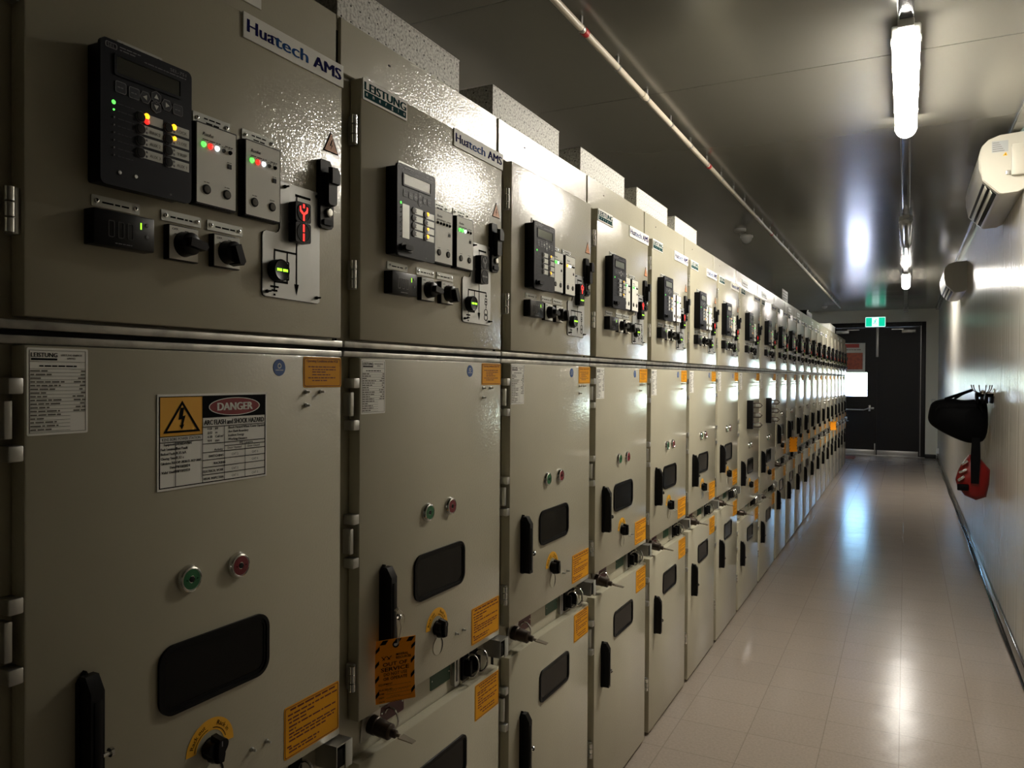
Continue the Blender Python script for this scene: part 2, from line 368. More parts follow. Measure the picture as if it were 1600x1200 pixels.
def relay(v):
    """v: 0 dark screen with lit leds, 1 bright lcd and service port, 2 plain"""
    y0, y1, z0, z1, X = .120, .262, 1.778, 1.968, .032
    W = y1 - y0; H = z1 - z0
    mb = MB().prism(rrect(y0 + .004, y1 - .004, z0 + .004, z1 - .004, .004, 3), 0, X - .006, 'black')
    mb.prism(rrect(y0, y1, z0, z1, .008, 4), X - .006, X, 'relay')
    u = lambda a: y0 + a * W
    t = lambda a: z1 - a * H
    e = X + .0004
    # lcd in a raised bezel
    mb.ring(rrect(u(.13), u(.88), t(.235), t(.085), .003, 2), rrect(u(.155), u(.855), t(.215), t(.10), .001, 2), X, X + .0016, 'relay')
    mb.rect(u(.155), u(.855), t(.215), t(.10), e, 'lcd' if v else 'lcd_dark')
    mb.ring(rrect(u(.045), u(.165), t(.062), t(.022), .002, 2), rrect(u(.055), u(.155), t(.058), t(.026), .0015, 2), X, e, 'relay_line')
    mb.text('SEL', u(.065), u(.145), t(.055), .0045, e, 'relay_line')
    for i, (a, b) in enumerate(((.19, .42), (.19, .36))): mb.words(u(a), u(b), t(.035 + .02 * i), .0022, e, 'relay_line', i)
    mb.text('SEL-751', u(.74), u(.93), t(.05), .0045, e, 'relay_line'); mb.words(u(.45), u(.93), t(.07), .0022, e, 'relay_line', 8)
    # navigation keys
    for a, b, s_ in ((.20, .31, 0), (.34, .315, 0), (.46, .315, 'l'), (.58, .285, 'u'), (.58, .355, 'd'), (.70, .315, 'r'), (.83, .32, 0)):
        cy, cz = u(a), t(b)
        if s_ == 0:
            mb.ring(rrect(cy - .008, cy + .008, cz - .0075, cz + .0075, .0022, 2), rrect(cy - .0073, cy + .0073, cz - .0068, cz + .0068, .0019, 2), X, X + .0008, 'relay_line')
            mb.prism(rrect(cy - .0072, cy + .0072, cz - .0067, cz + .0067, .002, 2), X, X + .0007, 'relay_key'); mb.words(cy - .005, cy + .005, cz - .001, .002, X + .001, 'relay_line', 4)
        else:
            a0 = {'l': PI, 'u': PI / 2, 'd': -PI / 2, 'r': 0}[s_]
            mb.ring(circ(cy, cz, .0088, 3 if False else 6, a0), circ(cy, cz, .0080, 6, a0), X, X + .0008, 'relay_line')
            mb.prism(circ(cy, cz, .0079, 6, a0), X, X + .0007, 'relay_key'); mb.flat(circ(cy, cz, .0042, 3, a0), X + .001, 'plate' if v != 1 else 'relay_line')
    # status led column
    if v == 1: mb.prism(rrect(u(.125), u(.30), t(.80), t(.43), .001, 1), X, X + .0006, 'plate')
    for i in range(8):
        zc = t(.425 + i * .052); lit = (v == 0 and i < 2) or (v != 0 and i == 0)
        mb.lathe(u(.09 if v == 1 else .13), zc, [(.0030 if (lit and i == 0) else .0014, X), (.001, X + .0012), (0, X + .0014)], 'led_green' if lit else 'relay_line', 10)
        if v != 1: mb.words(u(.17), u(.34), zc - .001, .0022, e, 'relay_key', i)
    # function buttons with paper labels
    names = [['', 'BRK2', 'AUX 2', 'AUX 3'], ['LOCK', 'CLOSE', 'TRIP', 'AUX 1']]
    for c in range(2):
        for r in range(4):
            cy = u(.41 + .31 * c); cz = t(.465 + .085 * r + .01 * c)
            mb.rect(cy + .002, cy + .035, cz - .0062, cz + .0062, e, 'plate')
            mb.lathe(cy, cz, [(.0075, X), (.0075, X + .0007), (.0068, X + .0012)], 'relay_line', 16); mb.lathe(cy, cz, [(.0066, X + .0013), (.0062, X + .0022), (0, X + .0024)], 'black', 16)
            if names[c][r] and v == 0: mb.text(names[c][r], cy + .014, cy + .031, cz - .0028, .0042, e + .0003, 'grayink', .02)
            mb.lathe(cy + .0095, cz + .003, [(.0018, X + .0005), (0, X + .0012)], 'relay_line', 8); mb.lathe(cy + .0095, cz - .003, [(.0018, X + .0005), (0, X + .0012)], 'relay_line', 8)
            lit = {0: [(0, 0, 'A'), (0, 0, 'R'), (1, 0, 'A'), (1, 1, 'a')], 1: [(1, 0, 'A'), (1, 2, 'a'), (1, 3, 'A')], 2: [(1, 0, 'a'), (1, 3, 'A')]}[v]
            for (cc, rr, kk) in lit:
                if (cc, rr) == (c, r):
                    dz = .0035 if kk != 'R' else -.0035; mb.lathe(cy + .0095, cz + dz, [(.0042 if kk != 'a' else .0022, X + .0006), (.003, X + .0022), (0, X + .003)], 'led_red' if kk == 'R' else 'led_amber', 12)
    if v == 0:
        for a in (.19, .36): mb.lathe(u(a), t(.90), [(.0028, X), (.0026, X + .001), (0, X + .0012)], 'steel', 10)
    else:
        mb.prism(rrect(u(.07), u(.40), t(.945), t(.865), .006, 4), X, X + .004, 'black').prism(rrect(u(.10), u(.30), t(.935), t(.88), .004, 3), X + .004, X + .012, 'blackm')
    mb.lathe(u(.75), t(.965), [(.0015, X), (0, X + .0008)], 'relay_line', 8)
    return mb
def module(y0, v, s_=1):
    y1, z0, z1, X = y0 + .075, 1.7885, 1.9075, .016
    mb = MB().box(0, X - .003, y0 - .002, y1 + .0015, z0 - .003, z1 + .002, 'black', .001).prism(rrect(y0, y1, z0, z1, .001, 1), X - .003, X, 'module')
    mb.ring(rrect(y0 - .0015, y1 + .001, z0 - .0015, z1 + .0015, .001, 1), rrect(y0, y1, z0, z1, .001, 1), 0, X + .0002, 'black')
    e = X + .0004; W = y1 - y0; H = z1 - z0
    mb.text('Ruohe', y0 + .010, y0 + .030, z1 - .017, .0055, e, 'ink', .02, shear=.3); mb.words(y0 + .010, y0 + .046, z1 - .0235, .0026, e, 'grayink', 2); mb.words(y1 - .022, y1 - .007, z1 - .0235, .0026, e, 'grayink', 4)
    cols = {0: ['led_green', 'led_red', 'led_white', 'grayink', 'ink'], 1: ['ink'] * 5, 2: ['led_green', 'led_green', 'led_white', 'ink', 'ink'], 3: ['led_amber', 'led_white', 'led_white', 'ink', 'ink']}[v]
    for i, c in enumerate(cols):
        cy = y0 + .012 + i * .0128; cz = z1 - .0305
        mb.words(cy - .004, cy + .004, cz + .0048, .0016, e, 'grayink', i)
        r = .0044 if c.startswith('led') else .0034
        mb.lathe(cy, cz, [(r, X), (r * .8, X + .0025), (0, X + .0035)], c, 12)
    mb.box(X, X + .0012, y1 - .0165, y1 - .0095, z1 - .056, z1 - .049, 'blackm'); mb.words(y1 - .018, y1 - .008, z1 - .047, .0016, e, 'grayink', 9)
    for cy in (y0 + .018, y1 - .018):
        mb.lathe(cy, z0 + .022, [(.0075, X), (.0072, X + .0015), (.0058, X + .002)], 'blackm', 18).lathe(cy, z0 + .022, [(.0055, X + .0022), (0, X + .0026)], 'grayink', 14); mb.words(cy - .005, cy + .005, z0 + .032, .0018, e, 'grayink', 3)
    return mb
def volt_indicator(s):
    y0, y1, z0, z1, X = .118 + s, .208 + s, 1.700, 1.747, .022
    mb = MB().box(0, X, y0, y1, z0, z1, 'black', .0015)
    for i in range(3): mb.ring(rrect(y0 + .02 + i * .014, y0 + .029 + i * .014, z0 + .012, z0 + .034, .002, 2), rrect(y0 + .021 + i * .014, y0 + .028 + i * .014, z0 + .013, z0 + .033, .0015, 2), X, X + .0006, 'trace')
    mb.rect(y1 - .0225, y1 - .0205, z1 - .018, z1 - .009, X + .0004, 'led_lime')
    for zc in (z1 - .011, z1 - .027): mb.lathe(y1 - .012, zc, [(.003, X), (.0025, X + .001), (0, X + .0012)], 'relay_line', 10)
    mb.words(y0 + .03, y0 + .055, z0 + .004, .0018, X + .0004, 'relay_line', 3); return mb
def rotary(y0, ang):
    y1, z0, z1, X = y0 + .050, 1.6985, 1.7465, .012
    cy, cz = (y0 + y1) / 2, (z0 + z1) / 2 - .001
    mb = MB().box(0, X - .001, y0 - .0015, y1 + .0015, z0 - .0015, z1 + .0015, 'black', .001).box(X - .001, X, y0, y1, z0, z1, 'module')
    mb.text('OFF.', y0 + .004, y0 + .015, z1 - .006, .003, X + .0004, 'ink', .03); mb.words(y0 + .008, y0 + .018, z1 - .012, .002, X + .0004, 'grayink', 2); mb.words(y1 - .024, y1 - .016, z1 - .006, .002, X + .0004, 'grayink', 5)
    mb.lathe(cy, cz, [(.0185, X), (.0175, X + .006), (.0165, X + .0165), (.014, X + .018)], 'black', 24)
    c, s_ = math.cos(ang), math.sin(ang)
    pts = [(-.011, -.0065), (.018, -.0065), (.0225, 0), (.018, .0065), (-.011, .0065)]
    mb.prism([(cy + a * c - b * s_, cz + a * s_ + b * c) for a, b in pts], X + .004, X + .028, 'black', .96); return mb
def mimic(s, vt):
    o = s; X = .003; e = X + .0004
    P = [(.570, 1.664), (.570, 1.857), (.566, 1.863), (.470, 1.863), (.470, 1.782), (.467, 1.776), (.461, 1.773), (.438, 1.773), (.432, 1.770), (.430, 1.764), (.430, 1.670), (.432, 1.665), (.437, 1.663), (.565, 1.661)]
    mb = MB().prism([(a + o, b) for a, b in P][::-1], 0, X, 'mimic')
    mb.ring([(.5 + (a - .5) * 1.006 + o, 1.76 + (b - 1.76) * 1.006) for a, b in P][::-1], [(a + o, b) for a, b in P][::-1], 0, X - .0008, 'blackm')
    for a, b in ((.480, 1.855), (.561, 1.855), (.561, 1.671), (.439, 1.671)): bolt_head(mb, a + o, b, X, .003, 'blackm')
    y = .510 + o
    def hb(a, b, z, w=.0035): mb.rect(a + o, b + o, z - w / 2, z + w / 2, e, 'ink')
    def vb(a, z0, z1, w=.0030): mb.rect(a + o - w / 2, a + o + w / 2, z0, z1, e, 'ink')
    hb(.506, .545, 1.846, .0045); vb(.510, 1.68, 1.848); mb.flat([(y - .006, 1.690), (y, 1.670), (y + .006, 1.690)], e, 'ink')
    hb(.4555, .510 + (.037 if vt else 0), 1.743); vb(.457, 1.672, 1.745); vb(.487, 1.726, 1.744); hb(.457, .489, 1.690, .0042); vb(.487, 1.690, 1.70)
    mb.ring(rrect(.482 + o, .492 + o, 1.694, 1.727, .002, 2), rrect(.4845 + o, .4895 + o, 1.6965, 1.7245, .001, 2), X, e, 'ink'); mb.flat([(.4855 + o, 1.72), (.487 + o, 1.706), (.4885 + o, 1.72)], e, 'ink')
    hb(.447, .467, 1.6805, .0035); hb(.450, .464, 1.674, .0035); hb(.4545, .4595, 1.667, .0035)
    if vt:
        vb(.546, 1.737, 1.744); mb.flat([(.540 + o, 1.737), (.552 + o, 1.737), (.546 + o, 1.73)], e, 'ink'); mb.ring(rrect(.5405 + o, .5515 + o, 1.712, 1.729, .001, 1), rrect(.5425 + o, .5495 + o, 1.714, 1.727, .001, 1), X, e, 'ink'); hb(.5405, .5515, 1.7205, .003); vb(.546, 1.703, 1.712)
        for z in (1.693, 1.681): mb.ring(circ(.546 + o, z, .0092, 18), circ(.546 + o, z, .0070, 18), X, e, 'ink')
    return mb
def indicator(s, v):
    y0, y1, X = .490 + s, .528 + s, .020
    mb = MB()
    for i, (z0, z1) in enumerate(((1.7975, 1.832), (1.762, 1.7965))):
        cy, cz = (y0 + y1) / 2, (z0 + z1) / 2
        mb.prism(rrect(y0, y1, z0, z1, .004, 3), .003, X, 'black'); mb.lathe(cy, cz, [(.0165, X), (.0160, X + .001), (.0152, X + .001), (.0148, X + .0004)], 'blackm', 22)
        e = X + .0008
        if i == 0:
            mt = 'led_red' if v in (0, 2) else 'trace'; w = .0019
            mb.rect(cy - w, cy + w, cz - .0145, cz - .004, e, mt).rect(cy - w, cy + w, cz + .0075, cz + .0145, e, mt)
            a = [(-.0105, .009), (-.0075, .0105), (-.0062, .0035), (0, -.0012), (.0062, .0035), (.0075, .0105), (.0105, .009), (.0095, .0005), (0, -.0055), (-.0095, .0005)]
            for q in ((0, 1, 2, 9), (2, 3, 8, 9), (3, 4, 7, 8), (4, 5, 6, 7)): mb.flat([(cy + a[j][0], cz + a[j][1]) for j in q], e, mt)
        else:
            if v == 0: mb.rect(cy - .0019, cy + .0019, cz + .0015, cz + .0145, e, 'led_red').rect(cy - .0019, cy + .0019, cz - .0145, cz - .0015, e, 'led_red')
            else:
                mt = 'led_lime' if v == 2 else 'trace'; mb.rect(cy - .0125, cy - .0012, cz - .002, cz + .002, e, mt).rect(cy + .0012, cy + .0125, cz - .002, cz + .002, e, mt)
    return mb
def earth_ind(s):
    cy, cz, X = .459 + s, 1.708, .018
    mb = MB().lathe(cy, cz, [(.0185, .003), (.0185, X), (.0170, X + .0015), (.0160, X + .001)], 'black', 26)
    e = X + .0017; mb.rect(cy - .0125, cy - .0012, cz - .0022, cz + .0022, e, 'led_lime').rect(cy + .0012, cy + .0125, cz - .0022, cz + .0022, e, 'led_lime'); return mb
def upper_handle(s):
    y0, y1, z0, z1 = .564 + s, .600 + s, 1.800, 1.925
    mb = MB().prism([(y0 + .004, z0), (y1 - .006, z0), (y1, z0 + .006), (y1, z1 - .018), (y1 - .010, z1), (y0 + .003, z1), (y0, z1 - .004), (y0, z0 + .004)], 0, .010, 'black')
    mb.prism(rrect(y0 + .008, y1 - .003, z0 + .040, z1 - .022, .006, 3), .010, .022, 'black', .92).prism([(y0 + .012, z1 - .045), (y1 - .001, z1 - .045), (y1 + .001, z1 - .025), (y1 - .009, z1 - .012), (y0 + .012, z1 - .014)], .018, .027, 'black', .9)
    mb.prism(rrect(y0 + .006, y1 - .005, z0 + .006, z0 + .016, .002, 2), .010, .014, 'blackm')
    mb.lathe((y0 + y1) / 2 + .003, z0 + .030, [(.0085, .010), (.0085, .014), (.0065, .0155), (0, .0157)], 'chrome', 16); return mb
def triangle(s):
    a = [(.582 + s, 1.946), (.624 + s, 1.946), (.603 + s, 1.985)]; cy, cz = .603 + s, 1.959
    sc = lambda k: [(cy + (p - cy) * k, cz + (q - cz) * k) for p, q in a]
    mb = MB().prism(sc(1.0), 0, .0007, 'ink'); mb.flat(sc(.86), .0010, 'tri')
    b = [(.002, .011), (-.004, -.001), (.001, .000), (-.002, -.009), (.005, .003), (.000, .002), (.004, .011)]
    mb.flat([(cy + p, cz + q) for p, q in b[:3]] + [(cy + b[5][0], cz + b[5][1]), (cy + b[6][0], cz + b[6][1])], .0013, 'ink'); mb.flat([(cy + b[2][0], cz + b[2][1]), (cy + b[3][0], cz + b[3][1]), (cy + b[4][0], cz + b[4][1])], .0013, 'ink'); return mb
def sign_h(s):
    y0, y1, z0, z1 = .388 + s, .6355 + s, 2.077, 2.1185
    mb = MB().box(0, .0025, y0, y1, z0, z1, 'white'); e = .0029
    mb.text('Hua', y0 + .008, y0 + .067, z0 + .0115, .021, e, 'blueink', .05, res=3); mb.text('tech', y0 + .069, y0 + .150, z0 + .0115, .021, e, 'skyink', .04, res=3); mb.rect(y0 + .060, y0 + .080, z0 + .024, z0 + .0262, e, 'blueink')
    mb.text('AMS', y0 + .165, y1 - .008, z0 + .0115, .021, e, 'blueink', .07, res=3); return mb
def sign_l(s):
    y0, y1, z0, z1 = .045 + s, .195 + s, 2.0765, 2.1185
    mb = MB().box(0, .0025, y0, y1, z0, z1, 'white'); e = .0029
    mb.text('LEISTUNG', y0 + .005, y1 - .005, z0 + .0195, .0165, e, 'teal', .075, res=3); mb.rect(y0 + .004, y1 - .004, z0 + .004, z0 + .0175, e, 'teal')
    for i, ch in enumerate('energie'): mb.text(ch, y0 + .0115 + i * .0212, None, z0 + .0085, .0085 if ch not in 'l' else .009, e + .0003, 'white', 0, center=True)
    return mb
def rounded_door(y0, y1, z0, z1, X=0.0, T=.028):
    mb = MB().box(X - T, X, y0, y1, z0, z1, 'paint', .003, 2); return mb
def hinge(mb, z0, z1, y=.028, x=-.006):
    L = (z1 - z0); 
    for i in range(3): 
        a = z0 + L * i / 3 + .0012; b = z0 + L * (i + 1) / 3 - .0012
        mb.tube([(x, y, a), (x, y, b)], .0065, 'chrome', 12)
    mb.box(x - .018, x, y + .004, y + .013, z0, z1, 'steel', .001); return mb
def block_latch(mb, z0, z1, y=.026):
    h = .020
    for a in (z0, z1 - h): mb.box(-.026, .0, y - .002, y + .016, a, a + h, 'steel', .002)
    mb.box(-.026, -.006, y - .004, y + .006, z0 + h + .008, z1 - h - .008, 'steel', .0015); return mb
def gasket_window(y0, y1, z0, z1, r=.026):
    mb = MB(); o = rrect(y0, y1, z0, z1, r, 7); i1 = rrect(y0 + .006, y1 - .006, z0 + .006, z1 - .006, r - .006, 7); i2 = rrect(y0 + .011, y1 - .011, z0 + .011, z1 - .011, r - .011, 7)
    mb.ring(o, i1, 0, .0045, 'rubber'); mb.ring(i1, i2, .0005, .0025, 'rubber'); return mb
def pane(y0, y1, z0, z1, r=.02): return MB().prism(rrect(y0 + .008, y1 - .008, z0 + .008, z1 - .008, r - .008, 7), 0, .0012, 'pane')
def long_handle(y, z0, z1):
    mb = MB().prism([(y, z0 + .004), (y + .004, z0), (y + .019, z0), (y + .023, z0 + .004), (y + .023, z1 - .022), (y + .011, z1), (y, z1 - .014)], 0, .008, 'black')
    # deep folding grip, its nose cut back at the top
    pts = [(0.006, z0 + .003), (.030, z0 + .003), (.030, z1 - .024), (.018, z1 - .004), (.006, z1 - .004)]
    n = len(pts); vs = [mb.P(a, y + .002, b) for a, b in pts] + [mb.P(a, y + .021, b) for a, b in pts]
    mb.add(vs, [tuple(range(n)), tuple(range(2 * n - 1, n - 1, -1))] + [(i, (i + 1) % n, n + (i + 1) % n, n + i) for i in range(n)], 'black')
    mb.box(.030, .032, y + .006, y + .017, z0 + .012, z1 - .035, 'black', .001)
    zc = z0 + (z1 - z0) * .33
    return mb, zc
def handle_mb(y, z0, z1): return long_handle(y, z0, z1)[0]
def handle_pin(y, z0, z1):
    zc = z0 + (z1 - z0) * .33; mb = MB(); mb.tube([(.028, y + .019, zc), (.028, y + .030, zc)], .0032, 'chrome', 10); mb.tube([(.028, y + .029, zc), (.028, y + .033, zc), (.028, y + .036, zc)], [.0062, .0066, .003], 'chrome', 12); return mb
def push_btn(cy, cz, c):
    mb = MB().lathe(cy, cz, [(.0212, 0), (.0212, .002), (.0185, .0075), (.0165, .0085), (.0160, .0075)], 'chrome', 30); mb.lathe(cy, cz, [(.0160, .0070), (.0150, .0080), (.0055, .0082), (.0045, .0045), (0, .0045)], c, 30)
    for dy in (-.0095, .0095): mb.lathe(cy + dy, cz, [(.0012, .0083), (0, .0085)], 'ink', 6)
    mb.lathe(cy, cz, [(.0048, .0083), (.004, .0085), (0, .0086)], 'blackm', 6); return mb
def rack_arc(cy, cz):
    mb = MB(); n = 22; a0, a1 = math.radians(-3), math.radians(178)
    out = [(cy + .046 * math.cos(a0 + (a1 - a0) * i / n), cz + .046 * math.sin(a0 + (a1 - a0) * i / n)) for i in range(n + 1)]
    inn = [(cy + .027 * math.cos(a0 + (a1 - a0) * i / n), cz + .027 * math.sin(a0 + (a1 - a0) * i / n)) for i in range(n + 1)]
    for i in range(n): mb.flat([inn[i], out[i], out[i + 1], inn[i + 1]], .0007, 'yellow')
    def arc_text(st, am, r, h):
        vs, fs = text_geo(st, .006, 2); mx = max(v[0] for v in vs); k = h / .7
        pts = []
        for a, b in vs:
            th = am - (a - mx / 2) * k / r; rr = r + b * k; pts.append(mb.P(.0011, cy + rr * math.cos(th), cz + rr * math.sin(th)))
        mb.add(pts, fs, 'ink')
    arc_text('Rack out', math.radians(135), .0345, .0068); arc_text('Rack in', math.radians(48), .0345, .0068)
    for (b0, b1) in ((100, 172), (15, 82)):
        for i in range(8):
            t0 = math.radians(b0 + (b1 - b0) * i / 8); t1 = math.radians(b0 + (b1 - b0) * (i + 1) / 8)
            mb.flat([(cy + r * math.cos(t), cz + r * math.sin(t)) for r, t in ((.0300, t0), (.0312, t0), (.0312, t1), (.0300, t1))], .0011, 'ink')
    return mb
def rack_knob(cy, cz):
    mb = MB().lathe(cy, cz, [(.017, 0), (.017, .006), (.0155, .007)], 'blackm', 22)
    lob = [(cy + (.0185 + .0035 * math.cos(3 * a)) * math.cos(a + PI / 6), cz + (.0185 + .0035 * math.cos(3 * a)) * math.sin(a + PI / 6)) for a in [2 * PI * i / 30 for i in range(30)]]
    mb.prism(lob, .005, .020, 'black', .93); mb.prism([(cy - .005, cz - .021), (cy + .005, cz - .021), (cy + .008, cz - .008), (cy + .008, cz + .008), (cy + .005, cz + .023), (cy - .005, cz + .023), (cy - .008, cz + .008), (cy - .008, cz - .008)], .008, .0265, 'black', .82)
    mb.rect(cy - .0010, cy + .0010, cz + .008, cz + .016, .0268, 'relay_line'); return mb
def slot_cover(cy, cz):
    mb = MB().prism(circ(cy, cz, .0205, 26), 0, .0010, 'paint')
    n = 10
    for i in range(n):
        t0 = math.radians(-80 + 150 * i / n); t1 = math.radians(-80 + 150 * (i + 1) / n)
        w0 = .006 * math.sin(PI * i / n); w1 = .006 * math.sin(PI * (i + 1) / n)
        mb.flat([(cy + (.0205 - w0 * .7) * math.cos(t0), cz + (.0205 - w0 * .7) * math.sin(t0)), (cy + .0208 * math.cos(t0), cz + .0208 * math.sin(t0)), (cy + .0208 * math.cos(t1), cz + .0208 * math.sin(t1)), (cy + (.0205 - w1 * .7) * math.cos(t1), cz + (.0205 - w1 * .7) * math.sin(t1))][::1], .0016, 'blackm')
    return mb
def o_label(y0, y1, z0, z1, v):
    mb = MB().prism(rrect(y0, y1, z0, z1, .004, 3), 0, .0006, 'orange'); W = y1 - y0; H = z1 - z0; e = .0009; b = .0022
    mb.ring(rrect(y0 + b, y1 - b, z0 + b, z1 - b, .0035, 3), rrect(y0 + b + .0011, y1 - b - .0011, z0 + b + .0011, z1 - b - .0011, .003, 3), .0005, e, 'redbrown')
    if v == 0:
        mb.text('Operating Conditions of the VCB', y0 + .08 * W, y1 - .10 * W, z1 - .17 * H, .085 * H, e, 'redbrown', .03)
        for i, (a, c, f) in enumerate(((.12, .85, .34), (.22, .84, .43), (.22, .60, .51), (.22, .70, .60), (.12, .86, .70), (.22, .62, .79))): mb.words(y0 + a * W, y0 + c * W, z1 - f * H, .055 * H, e, 'redbrown', i + 3)
    elif v == 1:
        rows = [(.10, .94, .10), (.06, .96, .19), (.06, .55, .27), (.08, .40, .34), (.08, .93, .42), (.08, .20, .49), (.08, .93, .56), (.08, .90, .62), (.08, .74, .69), (.05, .12, .79), (.08, .62, .84), (.08, .56, .90)]
        for i, (a, c, f) in enumerate(rows): mb.words(y0 + a * W, y0 + c * W, z1 - f * H, (.05 if i else .06) * H, e, 'redbrown', i + 11)
    else:
        rows = [(.16, .90, .10), (.22, .88, .18), (.10, .88, .27), (.10, .45, .33), (.12, .90, .42), (.12, .30, .49), (.12, .90, .56), (.12, .84, .63), (.12, .26, .70), (.20, .85, .80), (.30, .80, .88)]
        for i, (a, c, f) in enumerate(rows): mb.words(y0 + a * W, y0 + c * W, z1 - f * H, .05 * H, e, 'redbrown', i + 31)
    return mb
def spec_sheet(y0, y1, z0, z1):
    mb = MB().prism(rrect(y0, y1, z0, z1, .002, 2), 0, .0005, 'white'); W = y1 - y0; H = z1 - z0; e = .0008; t = .0005
    mb.ring(rrect(y0 + .003, y1 - .003, z0 + .003, z1 - .003, 0), rrect(y0 + .003 + t, y1 - .003 - t, z0 + .003 + t, z1 - .003 - t, 0), .0004, e, 'grayink')
    mb.text('LEISTUNG', y0 + .005, y0 + .038, z1 - .0115, .0055, e, 'ink', .04); mb.rect(y0 + .005, y0 + .038, z1 - .0155, z1 - .0130, e, 'ink')
    mb.text('LEISTUNG ENERGIE', y0 + .043, y1 - .008, z1 - .0098, .0024, e, 'grayink', .03); mb.text('LIMITED', y0 + .051, y1 - .017, z1 - .0140, .0024, e, 'grayink', .03)
    for z in (z1 - .0175, z1 - .0265): mb.rect(y0 + .003, y1 - .003, z, z + t, e, 'grayink')
    mb.words(y0 + .015, y1 - .014, z1 - .0235, .0027, e, 'ink', 3)
    r = random.Random(4); n = 17
    for i in range(n):
        z = z1 - .0265 - (i + 1) * .0046
        mb.rect(y0 + .003, y1 - .003 - (.021 if i >= n - 5 else 0), z, z + .00045, e, 'grayink')
        mb.words(y0 + .004, y0 + r.uniform(.018, .05), z + .0013, .0030, e, 'grayink', i)
        if i < n - 5: mb.words(y1 - r.uniform(.008, .022), y1 - .0035, z + .0013, .0030, e, 'grayink', i + 50)
    return mb
def danger_sign():
    y0, y1, z0, z1 = .229, .442, 1.3600, 1.5010; W = y1 - y0; H = z1 - z0
    mb = MB().box(0, .0012, y0, y1, z0, z1, 'white'); e = .0016; e2 = .0019; t = .0010
    u = lambda a: y0 + a * W
    v = lambda b: z1 - b * H
    def hl(a, b, c): mb.rect(u(a), u(b), v(c) - t / 2, v(c) + t / 2, e2, 'ink')
    def vl(a, b, c): mb.rect(u(a) - t / 2, u(a) + t / 2, v(c), v(b), e2, 'ink')
    mb.ring(rrect(u(.015), u(.985), v(.977), v(.023), 0), rrect(u(.022), u(.978), v(.967), v(.033), 0), .001, e, 'ink')
    mb.rect(u(.022), u(.375), v(.44), v(.03), e, 'yellow'); hl(.02, .375, .44); vl(.375, .03, .97)
    c = [(u(.20) - .033, v(.405)), (u(.20) + .033, v(.405)), (u(.20), v(.405) + .0475)]; cy, cz = u(.20), v(.405) + .0158
    s = lambda k: [(cy + (p - cy) * k, cz + (q - cz) * k) for p, q in c]
    for i in range(3):
        a, b = s(1.0), s(.80); j = (i + 1) % 3; mb.flat([a[i], a[j], b[j], b[i]], e2, 'ink')
    bz = [(.0035, .021), (-.0030, .021), (-.0065, .003), (-.0005, .0045), (-.0020, -.006), (-.0050, -.005), (-.0005, -.0115), (.0035, -.004), (.0012, -.0055), (.0060, .0095), (.0010, .0085)]
    q = [(cy + a, cz + b) for a, b in bz]
    mb.flat([q[0], q[1], q[2], q[3], q[10]], e2, 'ink'); mb.flat([q[10], q[3], q[4], q[8], q[9]], e2, 'ink'); mb.flat([q[5], q[6], q[7]], e2, 'ink')
    mb.rect(u(.378), u(.978), v(.265), v(.033), e, 'ink')
    el = lambda k, kk: [(u(.677) + .0525 * k * math.cos(2 * PI * i / 40), v(.150) + .0142 * kk * math.sin(2 * PI * i / 40)) for i in range(40)]
    mb.ring(el(1, 1), el(.972, .93), e, e2, 'white'); mb.flat(el(.972, .93), e2, 'red'); mb.text('DANGER', u(.51), u(.845), v(.150) - .0058, .0122, .0022, 'white', .08, res=3)
    mb.text('ARC FLASH and SHOCK HAZARD', u(.39), u(.965), v(.345), .0078, e2, 'ink', .06)
    hl(.375, .978, .365); vl(.575, .365, .545)
    for i, (a, b, cc) in enumerate((('11.0', 'kV', 'Shock Hazard When Cover Opened'), ('2.52', 'm', 'Arc Flash Boundary'), ('6.58', 'Cal/cm²', 'Incident Energy'), ('914', 'mm', 'Working Distance'))):
        z = v(.40 + .044 * i); mb.text(a, u(.42), None, z, .0037, e2, 'ink', .05); mb.text(b, u(.49), None, z, .0037, e2, 'ink', .05); mb.text(cc, u(.61), None, z, .0037, e2, 'ink', .05)
    hl(.375, .978, .55); mb.text('PPE Category', u(.72), None, v(.583), .0036, e2, 'ink', .02); hl(.575, .978, .59)
    mb.text('Activity', u(.48), None, v(.635), .0038, e2, 'ink', .02); mb.text('Door Opened', u(.605), None, v(.628), .0035, e2, 'ink', .02); mb.text('Door Closed', u(.80), None, v(.628), .0035, e2, 'ink', .02)
    vl(.575, .545, .965); vl(.775, .59, .965)
    for zz in (.645, .727, .808, .888): hl(.375, .978, zz)
    for i, (a, b, c2) in enumerate((('SWITCHING', 'CAT 2', 'CAT 0'), ('RACKING', '-', 'CAT 0'), ('ELECTRICAL WORK', 'CAT 2', '-'), ('VISUAL INSPECTION', 'CAT 2', 'CAT 0'))):
        z = v(.703 + .081 * i)
        if i < 2: mb.text(a, u(.43) + .01 * i, None, z, .0037, e2, 'ink', .05)
        else: mb.text(a, u(.382), u(.565), z, .0037, e2, 'ink', .05)
        mb.text(b, u(.675), None, z, .0035, e2, 'ink', 0, True); mb.text(c2, u(.875), None, z, .0035, e2, 'ink', 0, True)
    mb.text('KENS BORE POWER STATION', u(.035), u(.355), v(.485), .0042, e2, 'ink', .02); hl(.02, .375, .50); vl(.145, .50, .965)
